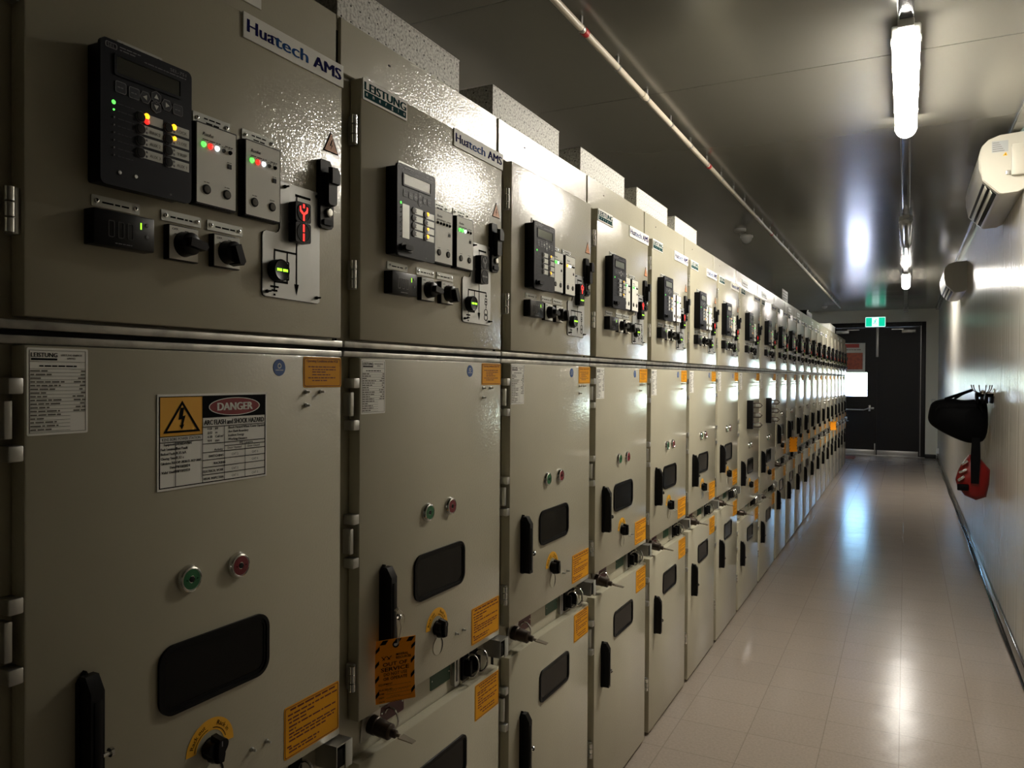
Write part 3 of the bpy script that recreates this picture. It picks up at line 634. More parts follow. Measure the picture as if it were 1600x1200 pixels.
    for i, (a, b) in enumerate((('Equipment', '3830SWB01'), ('Fault Location', 'Bus Fault'), ('Bolted Fault', '8.35 kA'), ('Clearing Time', '0.32 s'), ('Calculation Ref.', 'OIP-3830-EL-REP-0005'), ('Date', '18/10/2024'), ('Valid Until', '18/10/2029'))):
        z = v(.535 + .048 * i); w = min(.024, .0021 * len(a)); mb.text(a, u(.14) - w, u(.14), z, .0036, e2, 'ink', .05)
        if i == 4: mb.text(b, u(.150), u(.365), z, .0036, e2, 'ink', .05)
        else: mb.text(b, u(.150), None, z, .0040, e2, 'ink', .05)
    return mb
def blue_dot(cy, cz): 
    mb = MB().lathe(cy, cz, [(.0145, 0), (.0143, .0006)], 'blue', 26); mb.ring(circ(cy, cz + .003, .0045, 16), circ(cy, cz + .003, .0030, 16), .0005, .0009, 'plate'); mb.words(cy - .009, cy + .009, cz - .005, .002, .0009, 'plate', 2); return mb
def interlock():
    """trapped-key lock with key, axis pointing out over the gap"""
    fr = Matrix.Translation((-.03, .118, .803)) @ Matrix.Rotation(math.radians(8), 4, 'Y')
    mb = MB(fr); mb.box(0, .004, -.034, .028, -.032, .030, 'galv', .001)
    mb.lathe(0, 0, [(.0195, .004), (.0195, .018), (.0180, .020), (.0180, .034), (.0168, .037), (.0168, .052), (.0150, .054), (.0090, .056), (.0085, .066), (.0060, .068)], 'bronze', 22)
    mb.lathe(0, 0, [(.0045, .066), (.0042, .078)], 'key', 10); mb.prism([(-.010, -.0012), (.010, -.0012), (.010, .0012), (-.010, .0012)], .078, .112, 'key', .7); return mb
def seal_ring():
    mb = MB(); c = Vector((-.014, .170, .795)); mb.tube([c + Vector((.018 * math.cos(a), .0, .024 * math.sin(a))) for a in [2 * PI * i / 20 for i in range(20)]], .0022, 'chrome', 8, True); return mb
def pad_ring(y):
    mb = MB(); c = Vector((-.006, y, .800))
    mb.tube([c + Vector((.020 * math.cos(a), .004 * math.sin(a), .027 * math.sin(a))) for a in [2 * PI * i / 20 for i in range(20)]], .0026, 'chrome', 8, True)
    mb.box(-.03, -.004, y - .010, y - .002, .775, .815, 'blackm', .002).box(-.030, -.022, y - .018, y + .012, .765, .83, 'blackm', .002); return mb
def corner_bracket(s):
    mb = MB().box(-.03, .022, .600 + s, .6015 + s, .790, .835, 'steel').box(-.03, .022, .600 + s, .644 + s, .8335, .836, 'steel').box(.019, .022, .626 + s, .646 + s, .785, .836, 'plate', .001)
    mb.box(-.03, .019, .605 + s, .640 + s, .791, .825, 'blackm', .001).box(-.028, .010, .612 + s, .63 + s, .826, .833, 'bronze', .001); return mb
def plate2(y0, y1, z0, z1, m_):
    mb = MB().prism(rrect(y0, y1, z0, z1, .003, 2), -.030, -.0285, m_)
    for y in (y0 + .006, y1 - .006): mb.lathe(y, (z0 + z1) / 2, [(.0024, -.0285), (.002, -.0275), (0, -.027)], 'chrome', 8)
    return mb
def slot_bar(s):
    mb = MB(); mb.ring(rrect(.440 + s, .460 + s, .765, .835, .004, 2), rrect(.446 + s, .454 + s, .775, .83, .002, 2), -.03, -.020, 'steel'); return mb
def clip_rack(y0, z0):
    """black bar standing off the door with three hooked clips"""
    mb = MB().box(0, .040, y0, y0 + .045, z0, z0 + .195, 'black', .004)
    for i in range(3):
        zc = z0 + .03 + i * .066; c = [(.038, y0 + .022, zc - .014), (.085, y0 + .024, zc - .014), (.096, y0 + .026, zc), (.085, y0 + .024, zc + .014), (.038, y0 + .022, zc + .014)]
        mb.tube(c, .0045, 'bronze', 8).box(.055, .078, y0 + .017, y0 + .031, zc - .010, zc + .010, 'steel', .002)
    return mb

# ------------------------------------------------------------------ cabinet assembly
ORD = ['', 'second', 'third', 'fourth', 'fifth', 'sixth', 'seventh', 'eighth', 'ninth', 'tenth', 'eleventh', 'twelfth', 'thirteenth', 'fourteenth', 'fifteenth', 'sixteenth', 'seventeenth', 'eighteenth', 'nineteenth', 'twentieth', 'twenty-first', 'last']
B0 = .5218
def cabinet(k, yb, Wd):
    wide = Wd > .7; w = 'w' if wide else 'n'
    s = .10 if wide else 0.0; rr = Wd - .65; dz = -.158 if wide else 0.0
    kk = k
    if k == -1: lab = 'grey switchgear cabinet cut off by the left edge, only its hinges showing'
    elif k == 0: lab = 'nearest grey switchgear cabinet, with the white, yellow and black DANGER sign on its middle door'
    elif k == 1: lab = 'second switchgear cabinet of the row, orange out of service tag hanging from its handle'
    elif k == 2: lab = 'third switchgear cabinet of the row, without logo signs on its upper door'
    elif k == 7: lab = 'eighth cabinet of the row, first wide one, black clip rack on its door'
    elif k == 8: lab = 'ninth cabinet of the row, second wide one, black clip rack on its door'
    elif k == 10: lab = 'eleventh cabinet, just beyond the wide pair, an orange tag on its handle'
    elif k == 21: lab = 'last grey switchgear cabinet of the row, nearest the double door'
    else: lab = ORD[k] + ' grey switchgear cabinet counted from the camera along the row'
    c = empty('switchgear_cabinet', (0, yb, 0), lab, 'switchgear cabinet', 'switchgear cabinets in one long row')
    far = k >= 12
    def housing():
        mb = MB().box(-1.25, -.030, .004, Wd - .004, 0, 2.232, 'paint', .002, 1); mb.box(-.031, -.0285, .002, .006, .02, 2.2, 'blackm').box(-.031, -.0285, Wd - .006, Wd - .002, .02, 2.2, 'blackm'); return mb
    part(w + 'housing', 'housing', housing, c)
    hd = part(w + 'hood', 'hood_panel', lambda: MB().box(-.030, -.022, .006, Wd - .006, 2.120, 2.226, 'paint', .0015, 1).prism(rrect(.16, .168, 2.186, 2.190, .001, 1), -.022, -.0212, 'blackm'), c)
    if k == 0: obj('name_plate', MB().box(-.022, -.0195, .30, .448, 2.150, 2.190, 'white'), hd)
    if k >= 7 and k % 3 != 0: part(w + 'hp', 'name_plate', lambda: MB().box(-.022, -.0195, .20, .42, 2.150, 2.190, 'plate', .0005, 1).words(.22, .40, 2.164, .012, -.0192, 'grayink', 4), hd)
    part(w + 'rail', 'divider_rail', lambda: MB().box(-.030, -.006, .003, Wd - .003, 1.5845, 1.5965, 'galv', .002).box(-.030, -.008, .003, Wd - .003, 1.5665, 1.5775, 'galv', .002).box(-.030, -.018, .003, Wd - .003, 1.5775, 1.5845, 'blackm'), c)
    # upper door
    ud = part(w + 'ud', 'upper_door', lambda: rounded_door(.042, .635 + rr, 1.6007, 2.1175), c)
    rv = 0 if k in (0, -1) else (1 if k == 1 else 2)
    us = s * .8
    def sh(fn, *a):   # builders without a shift argument are moved by a frame
        def g():
            mb = fn(*a); mb.v = [v + Vector((0, us, 0)) for v in mb.v]; return mb
        return g
    part(f'{w}relay{rv}', 'protection_relay', sh(relay, rv), ud)
    mv = {0: (0, 0), -1: (1, 1), 1: (1, 2)}.get(k, (2, 3) if k == 2 else (2, 2) if k % 4 else (0, 2))
    part(f'{w}m1{mv[0]}', 'control_module', sh(module, .285, mv[0]), ud)
    part(f'{w}m2{mv[1]}', 'control_module', sh(module, .381, mv[1]), ud)
    part(w + 'vi', 'voltage_indicator', lambda: volt_indicator(us), ud)
    part(w + 'r1', 'rotary_switch', sh(rotary, .241, -.15), ud); part(w + 'r2', 'rotary_switch', sh(rotary, .322, -1.2 if k == 0 else -1.2), ud)
    if not far:
        for i, a in enumerate(((.165, .236, 1.9725, 1.9855, 1), (.290, .361, 1.911, 1.928, 2), (.386, .457, 1.912, 1.929, 2), (.128, .200, 1.753, 1.768, 1), (.235, .305, 1.7535, 1.769, 1), (.317, .387, 1.7535, 1.769, 1))):
            part(f'{w}np{i}', 'nameplate', sh(nameplate, a[0], a[1], a[2], a[3], .0, a[4]), ud)
    mp = part(f'{w}mim{k > 0}', 'mimic_panel', lambda: mimic(us, k > 0), ud)
    iv = 0 if k == 0 else 1 if k in (1, -1) else 2
    part(f'{w}ind{iv}', 'position_indicator', lambda: indicator(us, iv), ud)
    part(w + 'ear', 'earth_switch_indicator', lambda: earth_ind(us), ud)
    part(w + 'uh', 'door_handle', lambda: upper_handle(rr), ud)
    part(w + 'tri', 'warning_triangle', lambda: triangle(rr), ud)
    if k != 2 and k < 16: part(w + 'sh', 'brand_sign', lambda: sign_h(rr), ud, 'white sign reading Huatech AMS')
    if k != 2 and k < 16: part(w + 'sl', 'brand_sign', lambda: sign_l(0), ud, 'white and teal sign reading LEISTUNG energie')
    for i, (a, b) in enumerate(((1.984, 2.041), (1.700, 1.757))): part(f'hg{i}', 'hinge', lambda: hinge(MB(), a, b), ud)
    # middle door
    zb = .841 + dz - (0.0 if not wide else .02)
    md = part(w + 'md', 'middle_door', lambda: rounded_door(.042, .635 + rr, zb, 1.5655), c)
    part('spec', 'specification_sheet', lambda: spec_sheet(.045, .124, 1.453, 1.5625), md)
    part(w + 'blue', 'blue_sticker', lambda: blue_dot(.472 + rr, 1.543), md)
    part(w + 'or1', 'operating_label', lambda: o_label(.531 + rr, .6345 + rr, 1.508, 1.5635, 0), md, 'small orange operating conditions label')
    part(w + 'or2', 'operating_label', lambda: o_label(.486 + rr, .631 + rr, .855 + dz, .947 + dz, 1), md, 'larger orange procedure label')
    if not far:
        for i, (a, b) in enumerate(((.538, 1.500), (.576, 1.500), (.538, 1.476), (.411, .909 + dz), (.444, .909 + dz))):
            def scr(a=a, b=b):
                mb = MB(); bolt_head(mb, a + rr, b, 0, .0038, 'steel'); return mb
            part(f'{w}sc{i}', 'stud', scr, md)
    if k == 0: obj('danger_sign', danger_sign(), md)
    part(w + 'bg', 'push_button', lambda: push_btn(.285 + s, 1.222 + dz, 'green_btn'), md, 'green push button in chrome ring')
    part(w + 'br', 'push_button', lambda: push_btn(.381 + s, 1.222 + dz, 'red_btn'), md, 'red push button in chrome ring')
    part(w + 'vw', 'inspection_window', lambda: gasket_window(.231 + s, .447 + s, 1.027 + dz, 1.131 + dz), md)
    part(w + 'vp', 'window_pane', lambda: pane(.231 + s, .447 + s, 1.027 + dz, 1.131 + dz, .026), md)
    part(w + 'mh', 'door_handle', lambda: handle_mb(.107, .975 + dz, 1.140 + dz), md)
    part(w + 'mhp', 'handle_pin', lambda: handle_pin(.107, .975 + dz, 1.140 + dz), md)
    part(w + 'arc', 'rack_label', lambda: rack_arc(.326 + s, .948 + dz), md)
    part(w + 'kn', 'rack_knob', lambda: rack_knob(.326 + s, .948 + dz), md)
    part(w + 'slot', 'slot_cover', lambda: slot_cover(.331 + s, .904 + dz), md)
    for i, (a, b) in enumerate(((1.422, 1.525), (1.150, 1.256))): part(f'bl{i}', 'locking_block', lambda: block_latch(MB(), a, b), md)
    part('hg3' + w, 'hinge', lambda: hinge(MB(), .906 + dz, .958 + dz), md)
    if wide: part('clip' + w, 'clip_rack', lambda: clip_rack(.300, 1.182), md)
    # gap fittings between middle and lower door
    def shz(fn, *a):
        def g():
            mb = fn(*a); mb.v = [v + Vector((0, 0, dz)) for v in mb.v]; return mb
        return g
    part(w + 'gp', 'green_plate', shz(plate2, .345 + s, .433 + s, .787, .830, 'green_plate'), c)
    part(w + 'rp', 'maroon_plate', shz(plate2, .150, .237, .787, .830, 'red_plate'), c)
    part(w + 'il', 'interlock_key', shz(interlock), c)
    part(w + 'sr', 'seal_ring', shz(seal_ring), c)
    part(w + 'sb', 'slot_bar', shz(slot_bar, s), c)
    for y in (.500, .545): part(f'{w}pr{y}', 'padlock_hasp', shz(pad_ring, y + rr), c)
    part(w + 'cb', 'corner_bracket', shz(corner_bracket, rr), c)
    # lower door
    zt = .757 + (-.17 if wide else 0); dl = -.15 if wide else 0
    ld = part(w + 'ld', 'lower_door', lambda: rounded_door(.044, .635 + rr, .014, zt), c)
    part(w + 'or3', 'operating_label', lambda: o_label(.505 + rr, .632 + rr, .657 + dl - .01 * wide, .748 + dl - .01 * wide, 2), ld, 'orange label with dark text lines')
    part(w + 'lw', 'inspection_window', lambda: gasket_window(.240 + s, .460 + s, .556 + dl, .652 + dl, .020), ld)
    part(w + 'lp', 'window_pane', lambda: pane(.240 + s, .460 + s, .556 + dl, .652 + dl, .020), ld)
    part(w + 'lh', 'door_handle', lambda: handle_mb(.108, .420 + dl + .02 * wide, .584 + dl + .02 * wide), ld)
    part(w + 'lhp', 'handle_pin', lambda: handle_pin(.108, .420 + dl + .02 * wide, .584 + dl + .02 * wide), ld)
    part('bl4' + w, 'locking_block', lambda: block_latch(MB(), .560 + dl, .680 + dl), ld)
    part('hg4', 'hinge', lambda: hinge(MB(), .200, .252), ld)
    return c
ybs = []; y = B0 - .65
for k in range(-1, 22):
    Wd = .80 if k in (7, 8) else .65
    cabinet(k, y, Wd); ybs.append(y); y += Wd
YB_ = {k: ybs[k + 1] for k in range(-1, 22)}

# ------------------------------------------------------------------ things on top of the row
def perf_box(L, D, H, holes=True):
    mb = MB().box(-D, 0, 0, L, 0, H, 'galv_bright', .0012, 1); mb.box(-D, .0010, 0, L, H - .003, H, 'galv_bright')
    if holes:
        n = int(L / .028); 
        for i in range(n):
            for j in range(3):
                mb.flat(circ(.012 + i * (L - .024) / (n - 1), .012 + j * (H - .026) / 2, .0022, 6), .0005, 'ink')
        fr = Matrix.Rotation(-PI / 2, 4, 'Z')
        for i in range(8):
            for j in range(3):
                a = .02 + i * .04; z = .012 + j * (H - .026) / 2
                mb.add([Vector((-a + .0022 * math.cos(t), -.0005, z + .0022 * math.sin(t))) for t in [2 * PI * q / 6 for q in range(6)]], [tuple(range(6))], 'ink')
    return mb
words5 = ['over the second cabinet, nearest the camera', 'over the third cabinet', 'over the fourth cabinet', 'over the fifth cabinet', 'over the sixth cabinet, plain and without holes']
for i, (a, b) in enumerate(((1.195, 1.660), (1.835, 2.282), (2.467, 2.930), (3.087, 3.549), (3.685, 4.117))):
    obj('perforated_box' if i < 4 else 'zinc_box', perf_box(b - a, .42, .090 if i < 4 else .082, i < 4), None, ('perforated zinc box ' if i < 4 else 'zinc box ') + words5[i], 'metal box', 'zinc boxes standing on top of the cabinets', loc=(-.045, a, 2.2325))
obj('info_card', MB().box(-.004, 0, 0, .36, 0, .115, 'card', .001).words(.03, .33, .085, .012, .0004, 'grayink', 2).words(.03, .30, .06, .012, .0004, 'grayink', 3).words(.03, .31, .035, .012, .0004, 'grayink', 4), None, 'small white card standing upright on top of the cabinet row', 'card', loc=(-.05, 7.36, 2.2325))
obj('control_box', MB().box(-.25, 0, 0, .55, 0, .075, 'blackm', .004).box(-.255, .004, .03, .52, .066, .075, 'duct', .001), None, 'low dark box on the cabinet tops beyond the white card', 'box', loc=(-.05, 9.3, 2.2325))
obj('junction_box', MB().box(-.2, 0, 0, 1.0, 0, .11, 'card', .004).box(-.205, .004, -.004, 1.004, .095, .11, 'card', .002), None, 'pale box with lid on the far end of the cabinet tops', 'box', loc=(-.05, 12.2, 2.2325))

# ------------------------------------------------------------------ ceiling things
tr = MB(); XT = .948
tr.box(XT - .026, XT + .026, YB + .1, 16.4, ZC - .035, ZC, 'duct', .004).box(XT - .029, XT - .026, YB + .1, 16.4, ZC - .012, ZC, 'steel')
trunk = tag(obj('cable_trunking', tr), 'dark glossy cable trunking along the ceiling carrying the batten lights', 'trunking')
obj('end_box', MB().box(XT - .04, XT + .04, 16.4, 16.62, ZC - .075, ZC, 'card', .006), None, 'small pale junction box on the ceiling at the far end of the trunking', 'junction box')
def batten(y0, L, lens, label, n):
    t = empty('batten_light', (XT, y0, ZC - .035), label, 'ceiling light', 'batten lights under the trunking')
    zt = 0; hw = .05
    b = MB(); b.box(-hw, hw, .02, L - .02, -.045, -.002, 'fixture', .008).box(-.028, .028, -.03, .05, -.034, -.002, 'fixture', .006); obj('lamp_body', b, t)
    ls = MB(); vs = []; fs = []; n_ = 12; ys = [0, .012, .035, .06, L - .06, L - .035, L - .012, L]; sc = [.35, .75, .95, 1, 1, .95, .75, .35]
    for yy, q in zip(ys, sc):
        for i in range(n_ + 1):
            a = PI + PI * i / n_; vs.append(Vector((hw * .98 * q * math.cos(a), yy, -.040 + (.042 * (.4 + .6 * q)) * math.sin(a))))
    m_ = n_ + 1
    for j in range(len(ys) - 1):
        for i in range(n_): fs.append((j * m_ + i, j * m_ + i + 1, (j + 1) * m_ + i + 1, (j + 1) * m_ + i))
    fs.append(tuple(range(m_))); fs.append(tuple((len(ys) - 1) * m_ + i for i in range(m_))[::-1])
    ls.add(vs, fs, lens); obj('diffuser', ls, t, None)
    for i in range(5):
        for sx in (-1, 1):
            y_ = .08 + i * (L - .16) / 4; obj('clip', MB().box(sx * hw - .003, sx * hw + .003, y_ - .012, y_ + .012, -.052, -.030, 'chrome' if lens == 'lens_off' else 'steel', .001), t)
    return t
batten(3.20, 1.30, 'lens', 'lit batten light nearest the camera under the ceiling trunking', 0)
batten(6.98, 1.30, 'lens_off', 'unlit batten light between the two lit ones, clips gleaming', 1)
batten(10.70, 1.35, 'lens_far', 'lit batten light far down the aisle before the exit sign', 2)

XP, ZP = -.140, ZC - .048
pp = empty('ceiling_pipe', (XP, 0, ZP), 'cream pipe with red bands running under the ceiling above the cabinets', 'pipe')
p = MB(); ys = [YB + .4, 15.5]
p.tube([(0, ys[0], 0), (0, ys[1], 0)], .0135, 'pipe', 16)
for yy in (3.45, 6.5, 9.5, 12.5): p.tube([(0, yy, 0), (0, yy + .05, 0)], .0165, 'pipe', 16)
obj('pipe_run', p, pp)
for i in range(40):
    yy = .24 + i * .41
    if yy > 15.3: break
    c_ = MB(); c_.tube([(0, yy - .006, 0), (0, yy + .006, 0)], .0155, 'steel', 14).box(-.004, .004, yy - .008, yy + .008, .012, .0478, 'steel', .0005); obj('pipe_clip', c_, pp)
for yy in (2.735, 4.8, 7.3): obj('red_band', MB().tube([(0, yy - .016, 0), (0, yy + .016, 0)], .0158, 'redband', 14), pp)

dome = empty('dome_camera', (-.40, 7.2, ZC), 'small grey dome camera hanging from the ceiling above the cabinets', 'security camera')
down = Matrix.Rotation(PI / 2, 4, 'Y')   # x axis -> down
b = MB(down); b.lathe(0, 0, [(.052, 0), (.052, .022), (.046, .030), (.020, .032)], 'camgrey', 24); obj('base', b, dome)
b = MB(); b.tube([(0, 0, -.03), (.015, 0, -.055), (.052, 0, -.060)], .014, 'camgrey', 10); obj('arm', b, dome)
b = MB(Matrix.Translation((.058, 0, 0)) @ down); b.lathe(0, 0, [(.030, .058), (.056, .066), (.058, .078), (.054, .088)], 'camgrey', 24); obj('housing', b, dome)
b = MB(Matrix.Translation((.058, 0, 0)) @ down); b.lathe(0, 0, [(.052, .082)] + [(.052 * math.cos(a), .082 + .058 * math.sin(a)) for a in [PI / 2 * i / 8 for i in range(1, 9)]], 'lens_off', 24); obj('dome_cover', b, dome)
obj('smoke_detector', MB(down).lathe(0, 0, [(.05, 0), (.05, .012), (.042, .030), (.022, .036), (.018, .045), (0, .046)], 'card', 24), None, 'small round smoke detector on the ceiling near the double door', 'smoke detector', loc=(-.42, 15.6, ZC))

# exit sign
ex = empty('exit_sign', (.411, YE - .06, 2.548), 'green and white running man exit sign above the double door', 'exit sign')
ef = Matrix(((0, 1, 0, 0), (-1, 0, 0, 0), (0, 0, 1, 0), (0, 0, 0, 1)))   # plane facing -y: local x -> -y, local y -> x
b = MB(ef); b.prism(rrect(-.185, .185, 0, .205, .012, 3), -.05, -.004, 'exit_case'); obj('case', b, ex)
b = MB(ef); b.prism(rrect(-.178, .178, .007, .198, .01, 3), -.004, 0, 'exit_white')
b.prism(rrect(-.172, -.060, .016, .189, .006, 2), 0, .0012, 'exit_green').prism(rrect(.060, .172, .016, .189, .006, 2), 0, .0012, 'exit_green')
g_ = 'exit_green'
b.prism(circ(.012, .150, .011, 12), 0, .0012, g_).prism([(-.010, .135), (.008, .138), (.002, .098), (-.014, .098)], 0, .0012, g_)
for q in ([(-.012, .100), (-.002, .100), (.018, .078), (.012, .072)], [(.012, .078), (.018, .078), (.020, .050), (.012, .050)], [(-.014, .102), (-.004, .098), (-.022, .068), (-.030, .074)], [(-.022, .074), (-.028, .068), (-.046, .076), (-.044, .084)], [(.006, .134), (.010, .128), (.030, .112), (.034, .118)], [(-.010, .134), (-.006, .126), (-.030, .118), (-.032, .126)]): b.prism(q, 0, .0012, g_)
obj('face', b, ex)
# poster
ps = MB(Matrix.Translation((0, YE + .0135, 0)) @ ef); ps.box(0, .0015, -.28, .231, 1.664, 2.242, 'white'); ps.rect(-.23, .186, 1.712, 2.045, .0019, 'rust'); ps.rect(-.23, .12, 2.15, 2.225, .0019, 'redprint'); ps.words(-.22, .15, 2.10, .02, .0019, 'grayink', 4)
obj('door_poster', ps, None, 'white poster with a rust orange panel on the left door leaf above the bright window', 'poster')
obj('light_switch', MB(Matrix.Translation((0, YE, 0)) @ ef).prism(rrect(1.40, 1.475, 1.03, 1.145, .005, 2), 0, .008, 'card').prism(rrect(1.425, 1.45, 1.07, 1.105, .003, 2), .008, .012, 'white'), None, 'white light switch on the end wall right of the door', 'light switch')
obj('wall_socket', MB(Matrix.Translation((XR, 0, 0)) @ Matrix.Rotation(PI, 4, 'Z')).prism(rrect(-16.2, -16.05, .16, .25, .006, 2), 0, .035, 'card').prism(rrect(-16.16, -16.09, .185, .225, .004, 2), .035, .038, 'white'), None, 'white power socket low on the right wall by the far corner', 'socket')
obj('door_mat', MB().box(-.42, .10, 15.95, 16.45, 0, .012, 'mat_red', .004), None, 'reddish brown mat on the floor in front of the left door leaf', 'mat')

# ------------------------------------------------------------------ air conditioners
def aircon(y0, z0, label, detail):
    t = empty('air_conditioner', (XR, y0, z0), label, 'air conditioner', 'split air conditioners on the right wall')
    L, H, D = 1.10, .325, .205
    prof = [(0, 0.02), (-.030, .004), (-.100, .000), (-.116, .005), (-.190, .082), (-.203, .150), (-.205, .215), (-.195, .268), (-.165, .300), (-.115, .318), (0, .325)]
    def loft(pf, ya, yb, mname, name, inset=0):
        mb = MB(); n = len(pf); vs = [Vector((a, ya, b)) for a, b in pf] + [Vector((a, yb, b)) for a, b in pf]
        mb.add(vs, [tuple(range(n)), tuple(range(2 * n - 1, n - 1, -1))] + [(i, (i + 1) % n, n + (i + 1) % n, n + i) for i in range(n)], mname); return mb
    obj('casing', loft(prof, .012, L - .012, 'ac', 'casing'), t)
    pe = [(a * .985, .1625 + (b - .1625) * .985) for a, b in prof]
    obj('end_cover', loft(pe, 0, .0135, 'ac', 'e'), t); obj('end_cover', loft(pe, L - .0135, L, 'ac', 'e'), t)
    fp = [(-.186, .078), (-.206, .150), (-.2085, .215), (-.199, .262), (-.194, .262), (-.201, .215), (-.199, .150), (-.181, .078)]
    obj('front_panel', loft(fp, .03, L - .03, 'ac', 'f'), t)
    s_ = MB()
    s_.box(-.160, -.080, .06, L - .06, .006, .016, 'blackm')
    fr_ = Matrix.Translation((-.135, 0, .012)) @ Matrix.Rotation(math.radians(-35), 4, 'Y')
    o_ = MB(); q_ = [(-.1872, .0755), (-.1560, .0430), (-.1225, .0085)]; o_.add([Vector((a, yy, b)) for a, b in q_ for yy in (.05, L - .05)], [(0, 1, 3, 2), (2, 3, 5, 4)], 'blackm'); obj('air_outlet', o_, t)
    for dx, dz_ in ((-.171, .0535), (-.147, .0285)):
        v_ = MB(Matrix.Translation((dx, 0, dz_)) @ Matrix.Rotation(math.radians(68), 4, 'Y')); v_.box(-.012, .012, .055, L - .055, -.002, .002, 'ac', .0015); obj('louvre', v_, t)
    if detail:
        q = MB(); q.add([Vector((-.150, -.0006, .285)), Vector((-.075, -.0006, .285)), Vector((-.075, -.0006, .225)), Vector((-.150, -.0006, .225))], [(0, 1, 2, 3)], 'acgrey')
        for i in range(5): q.add([Vector((-.146, -.001, .277 - i * .011)), Vector((-.146 + .03 + .006 * i, -.001, .277 - i * .011)), Vector((-.146 + .03 + .006 * i, -.001, .274 - i * .011)), Vector((-.146, -.001, .274 - i * .011))], [(0, 1, 2, 3)], 'grayink')
        obj('rating_label', q, t)
        q = MB(); q.add([Vector((-.100, -.0008, .203)), Vector((-.078, -.0008, .203)), Vector((-.086, -.0008, .223))], [(0, 1, 2)], 'yellow'); q.add([Vector((-.091, -.0012, .207)), Vector((-.085, -.0012, .207)), Vector((-.087, -.0012, .216))], [(0, 1, 2)], 'ink'); obj('warning_label', q, t)
        obj('pipe_cover', MB().box(-.062, -.002, -.03, .002, .09, .255, 'ac', .008), t)
        obj('drain_tab', MB().box(-.085, -.068, -.012, .0, .100, .122, 'steel', .002), t)
    return t
aircon(4.87, 2.525, 'large near air conditioner at the right edge under the ceiling', True)
aircon(9.20, 2.43, 'far air conditioner, in shade, high on the right wall above the bag', False)

# ------------------------------------------------------------------ hook, bag, red pouch
YH = 6.3
hk = empty('coat_hook', (1.44, YH - .03, 1.44), 'small chrome hook cluster on the right wall holding the bag', 'hook')
b = MB(); b.tube([(0.07, 0, -.005), (0, 0, -.005)], .006, 'chrome').box(.062, .070, -.02, .02, -.03, .025, 'chrome', .003).tube([(0, 0, -.012), (0, 0, .012)], .011, 'chrome', 12); obj('bracket', b, hk)
for i in range(6):
    a = PI * (.06 + .94 * i / 5) ; dx, dy = math.cos(a), -math.sin(a) * .6
    if i == 0: dx, dy = .5, -.8
    obj('arm', MB().tube([(dx * r_, dy * r_, z_) for r_, z_ in ((.008, 0), (.03, -.006), (.052, .004), (.066, .024), (.072, .050))], [.0034, .0034, .0032, .003, .0036], 'bronze', 8), hk)
def blob(outline, yc, th, mname, mb=None, nseg=9):
    """closed cushion: outline in (x,z), inflated by th in y"""
    mb = mb or MB(); n = len(outline); cx = sum(p[0] for p in outline) / n; cz = sum(p[1] for p in outline) / n
    vs = []; fs = []
    for j in range(nseg):
        t = -1 + 2 * j / (nseg - 1); k = max(0.02, (1 - abs(t) ** 2.6)) ** .42 if abs(t) < 1 else .25
        for x, z in outline: vs.append(Vector((cx + (x - cx) * k, yc + t * th / 2, cz + (z - cz) * k)))
    for j in range(nseg - 1):
        for i in range(n): fs.append((j * n + i, j * n + (i + 1) % n, (j + 1) * n + (i + 1) % n, (j + 1) * n + i))
    fs.append(tuple(range(n))); fs.append(tuple((nseg - 1) * n + i for i in range(n))[::-1]); mb.add(vs, fs, mname); return mb
def smooth_loop(pts, k=3):
    for _ in range(k):
        q = []
        for i in range(len(pts)):
            a, b_ = pts[i], pts[(i + 1) % len(pts)]; q.append((a[0] * .75 + b_[0] * .25, a[1] * .75 + b_[1] * .25)); q.append((a[0] * .25 + b_[0] * .75, a[1] * .25 + b_[1] * .75))
        pts = q
    return pts
bg_ = empty('duffel_bag', (1.35, YH + .14, 1.05), 'black duffel bag hanging by its straps from the hooks on the right wall', 'bag')
def loc_(mb, o): mb.v = [v - o.location for v in mb.v]; return mb
ol = smooth_loop([(1.112, 1.300), (1.135, 1.370), (1.250, 1.395), (1.330, 1.375), (1.440, 1.392), (1.485, 1.38), (1.490, 1.10), (1.400, 1.060), (1.306, 1.085), (1.180, 1.150), (1.105, 1.210)], 2)
obj('bag_body', loc_(blob(ol, YH + .16, .24, 'bag'), bg_), bg_)
st = MB(); st.tube([(1.215, YH + .10, 1.385), (1.30, YH + .06, 1.420), (1.372, YH - .02, 1.452)], .010, 'bag', 8).tube([(1.27, YH + .16, 1.38), (1.32, YH + .10, 1.42), (1.374, YH - .02, 1.452)], .008, 'bag', 8); obj('strap', loc_(st, bg_), bg_)
for xx, w_ in ((1.425, .024), (1.482, .022)):
    s2 = MB(); s2.box(xx - w_, xx - w_ * .35, YH - .015, YH + .12, 1.36, 1.435, 'bag', .004).box(xx + w_ * .35, xx + w_, YH - .015, YH + .12, 1.36, 1.435, 'bag', .004).box(xx - w_, xx + w_, YH - .015, YH + .01, 1.405, 1.437, 'bag', .004); obj('strap', loc_(s2, bg_), bg_)
zp = MB(); zp.tube([(p_[0], YH + .018, p_[1]) for p_ in smooth_loop([(1.15, 1.30), (1.18, 1.345), (1.30, 1.35), (1.42, 1.345), (1.44, 1.30)], 0)], .004, 'bag', 6); obj('zip', loc_(zp, bg_), bg_)
rb = empty('red_pouch', (1.40, YH + .05, .68), 'red pouch with silver strips hanging by a black strap below the bag', 'pouch')
ol = smooth_loop([(1.281, .812), (1.308, .905), (1.366, .995), (1.424, .985), (1.494, .893), (1.490, .794), (1.472, .700), (1.408, .672), (1.337, .702), (1.290, .776)], 0)
obj('pouch_body', loc_(blob(ol, YH + .05, .17, 'redvinyl'), rb), rb)
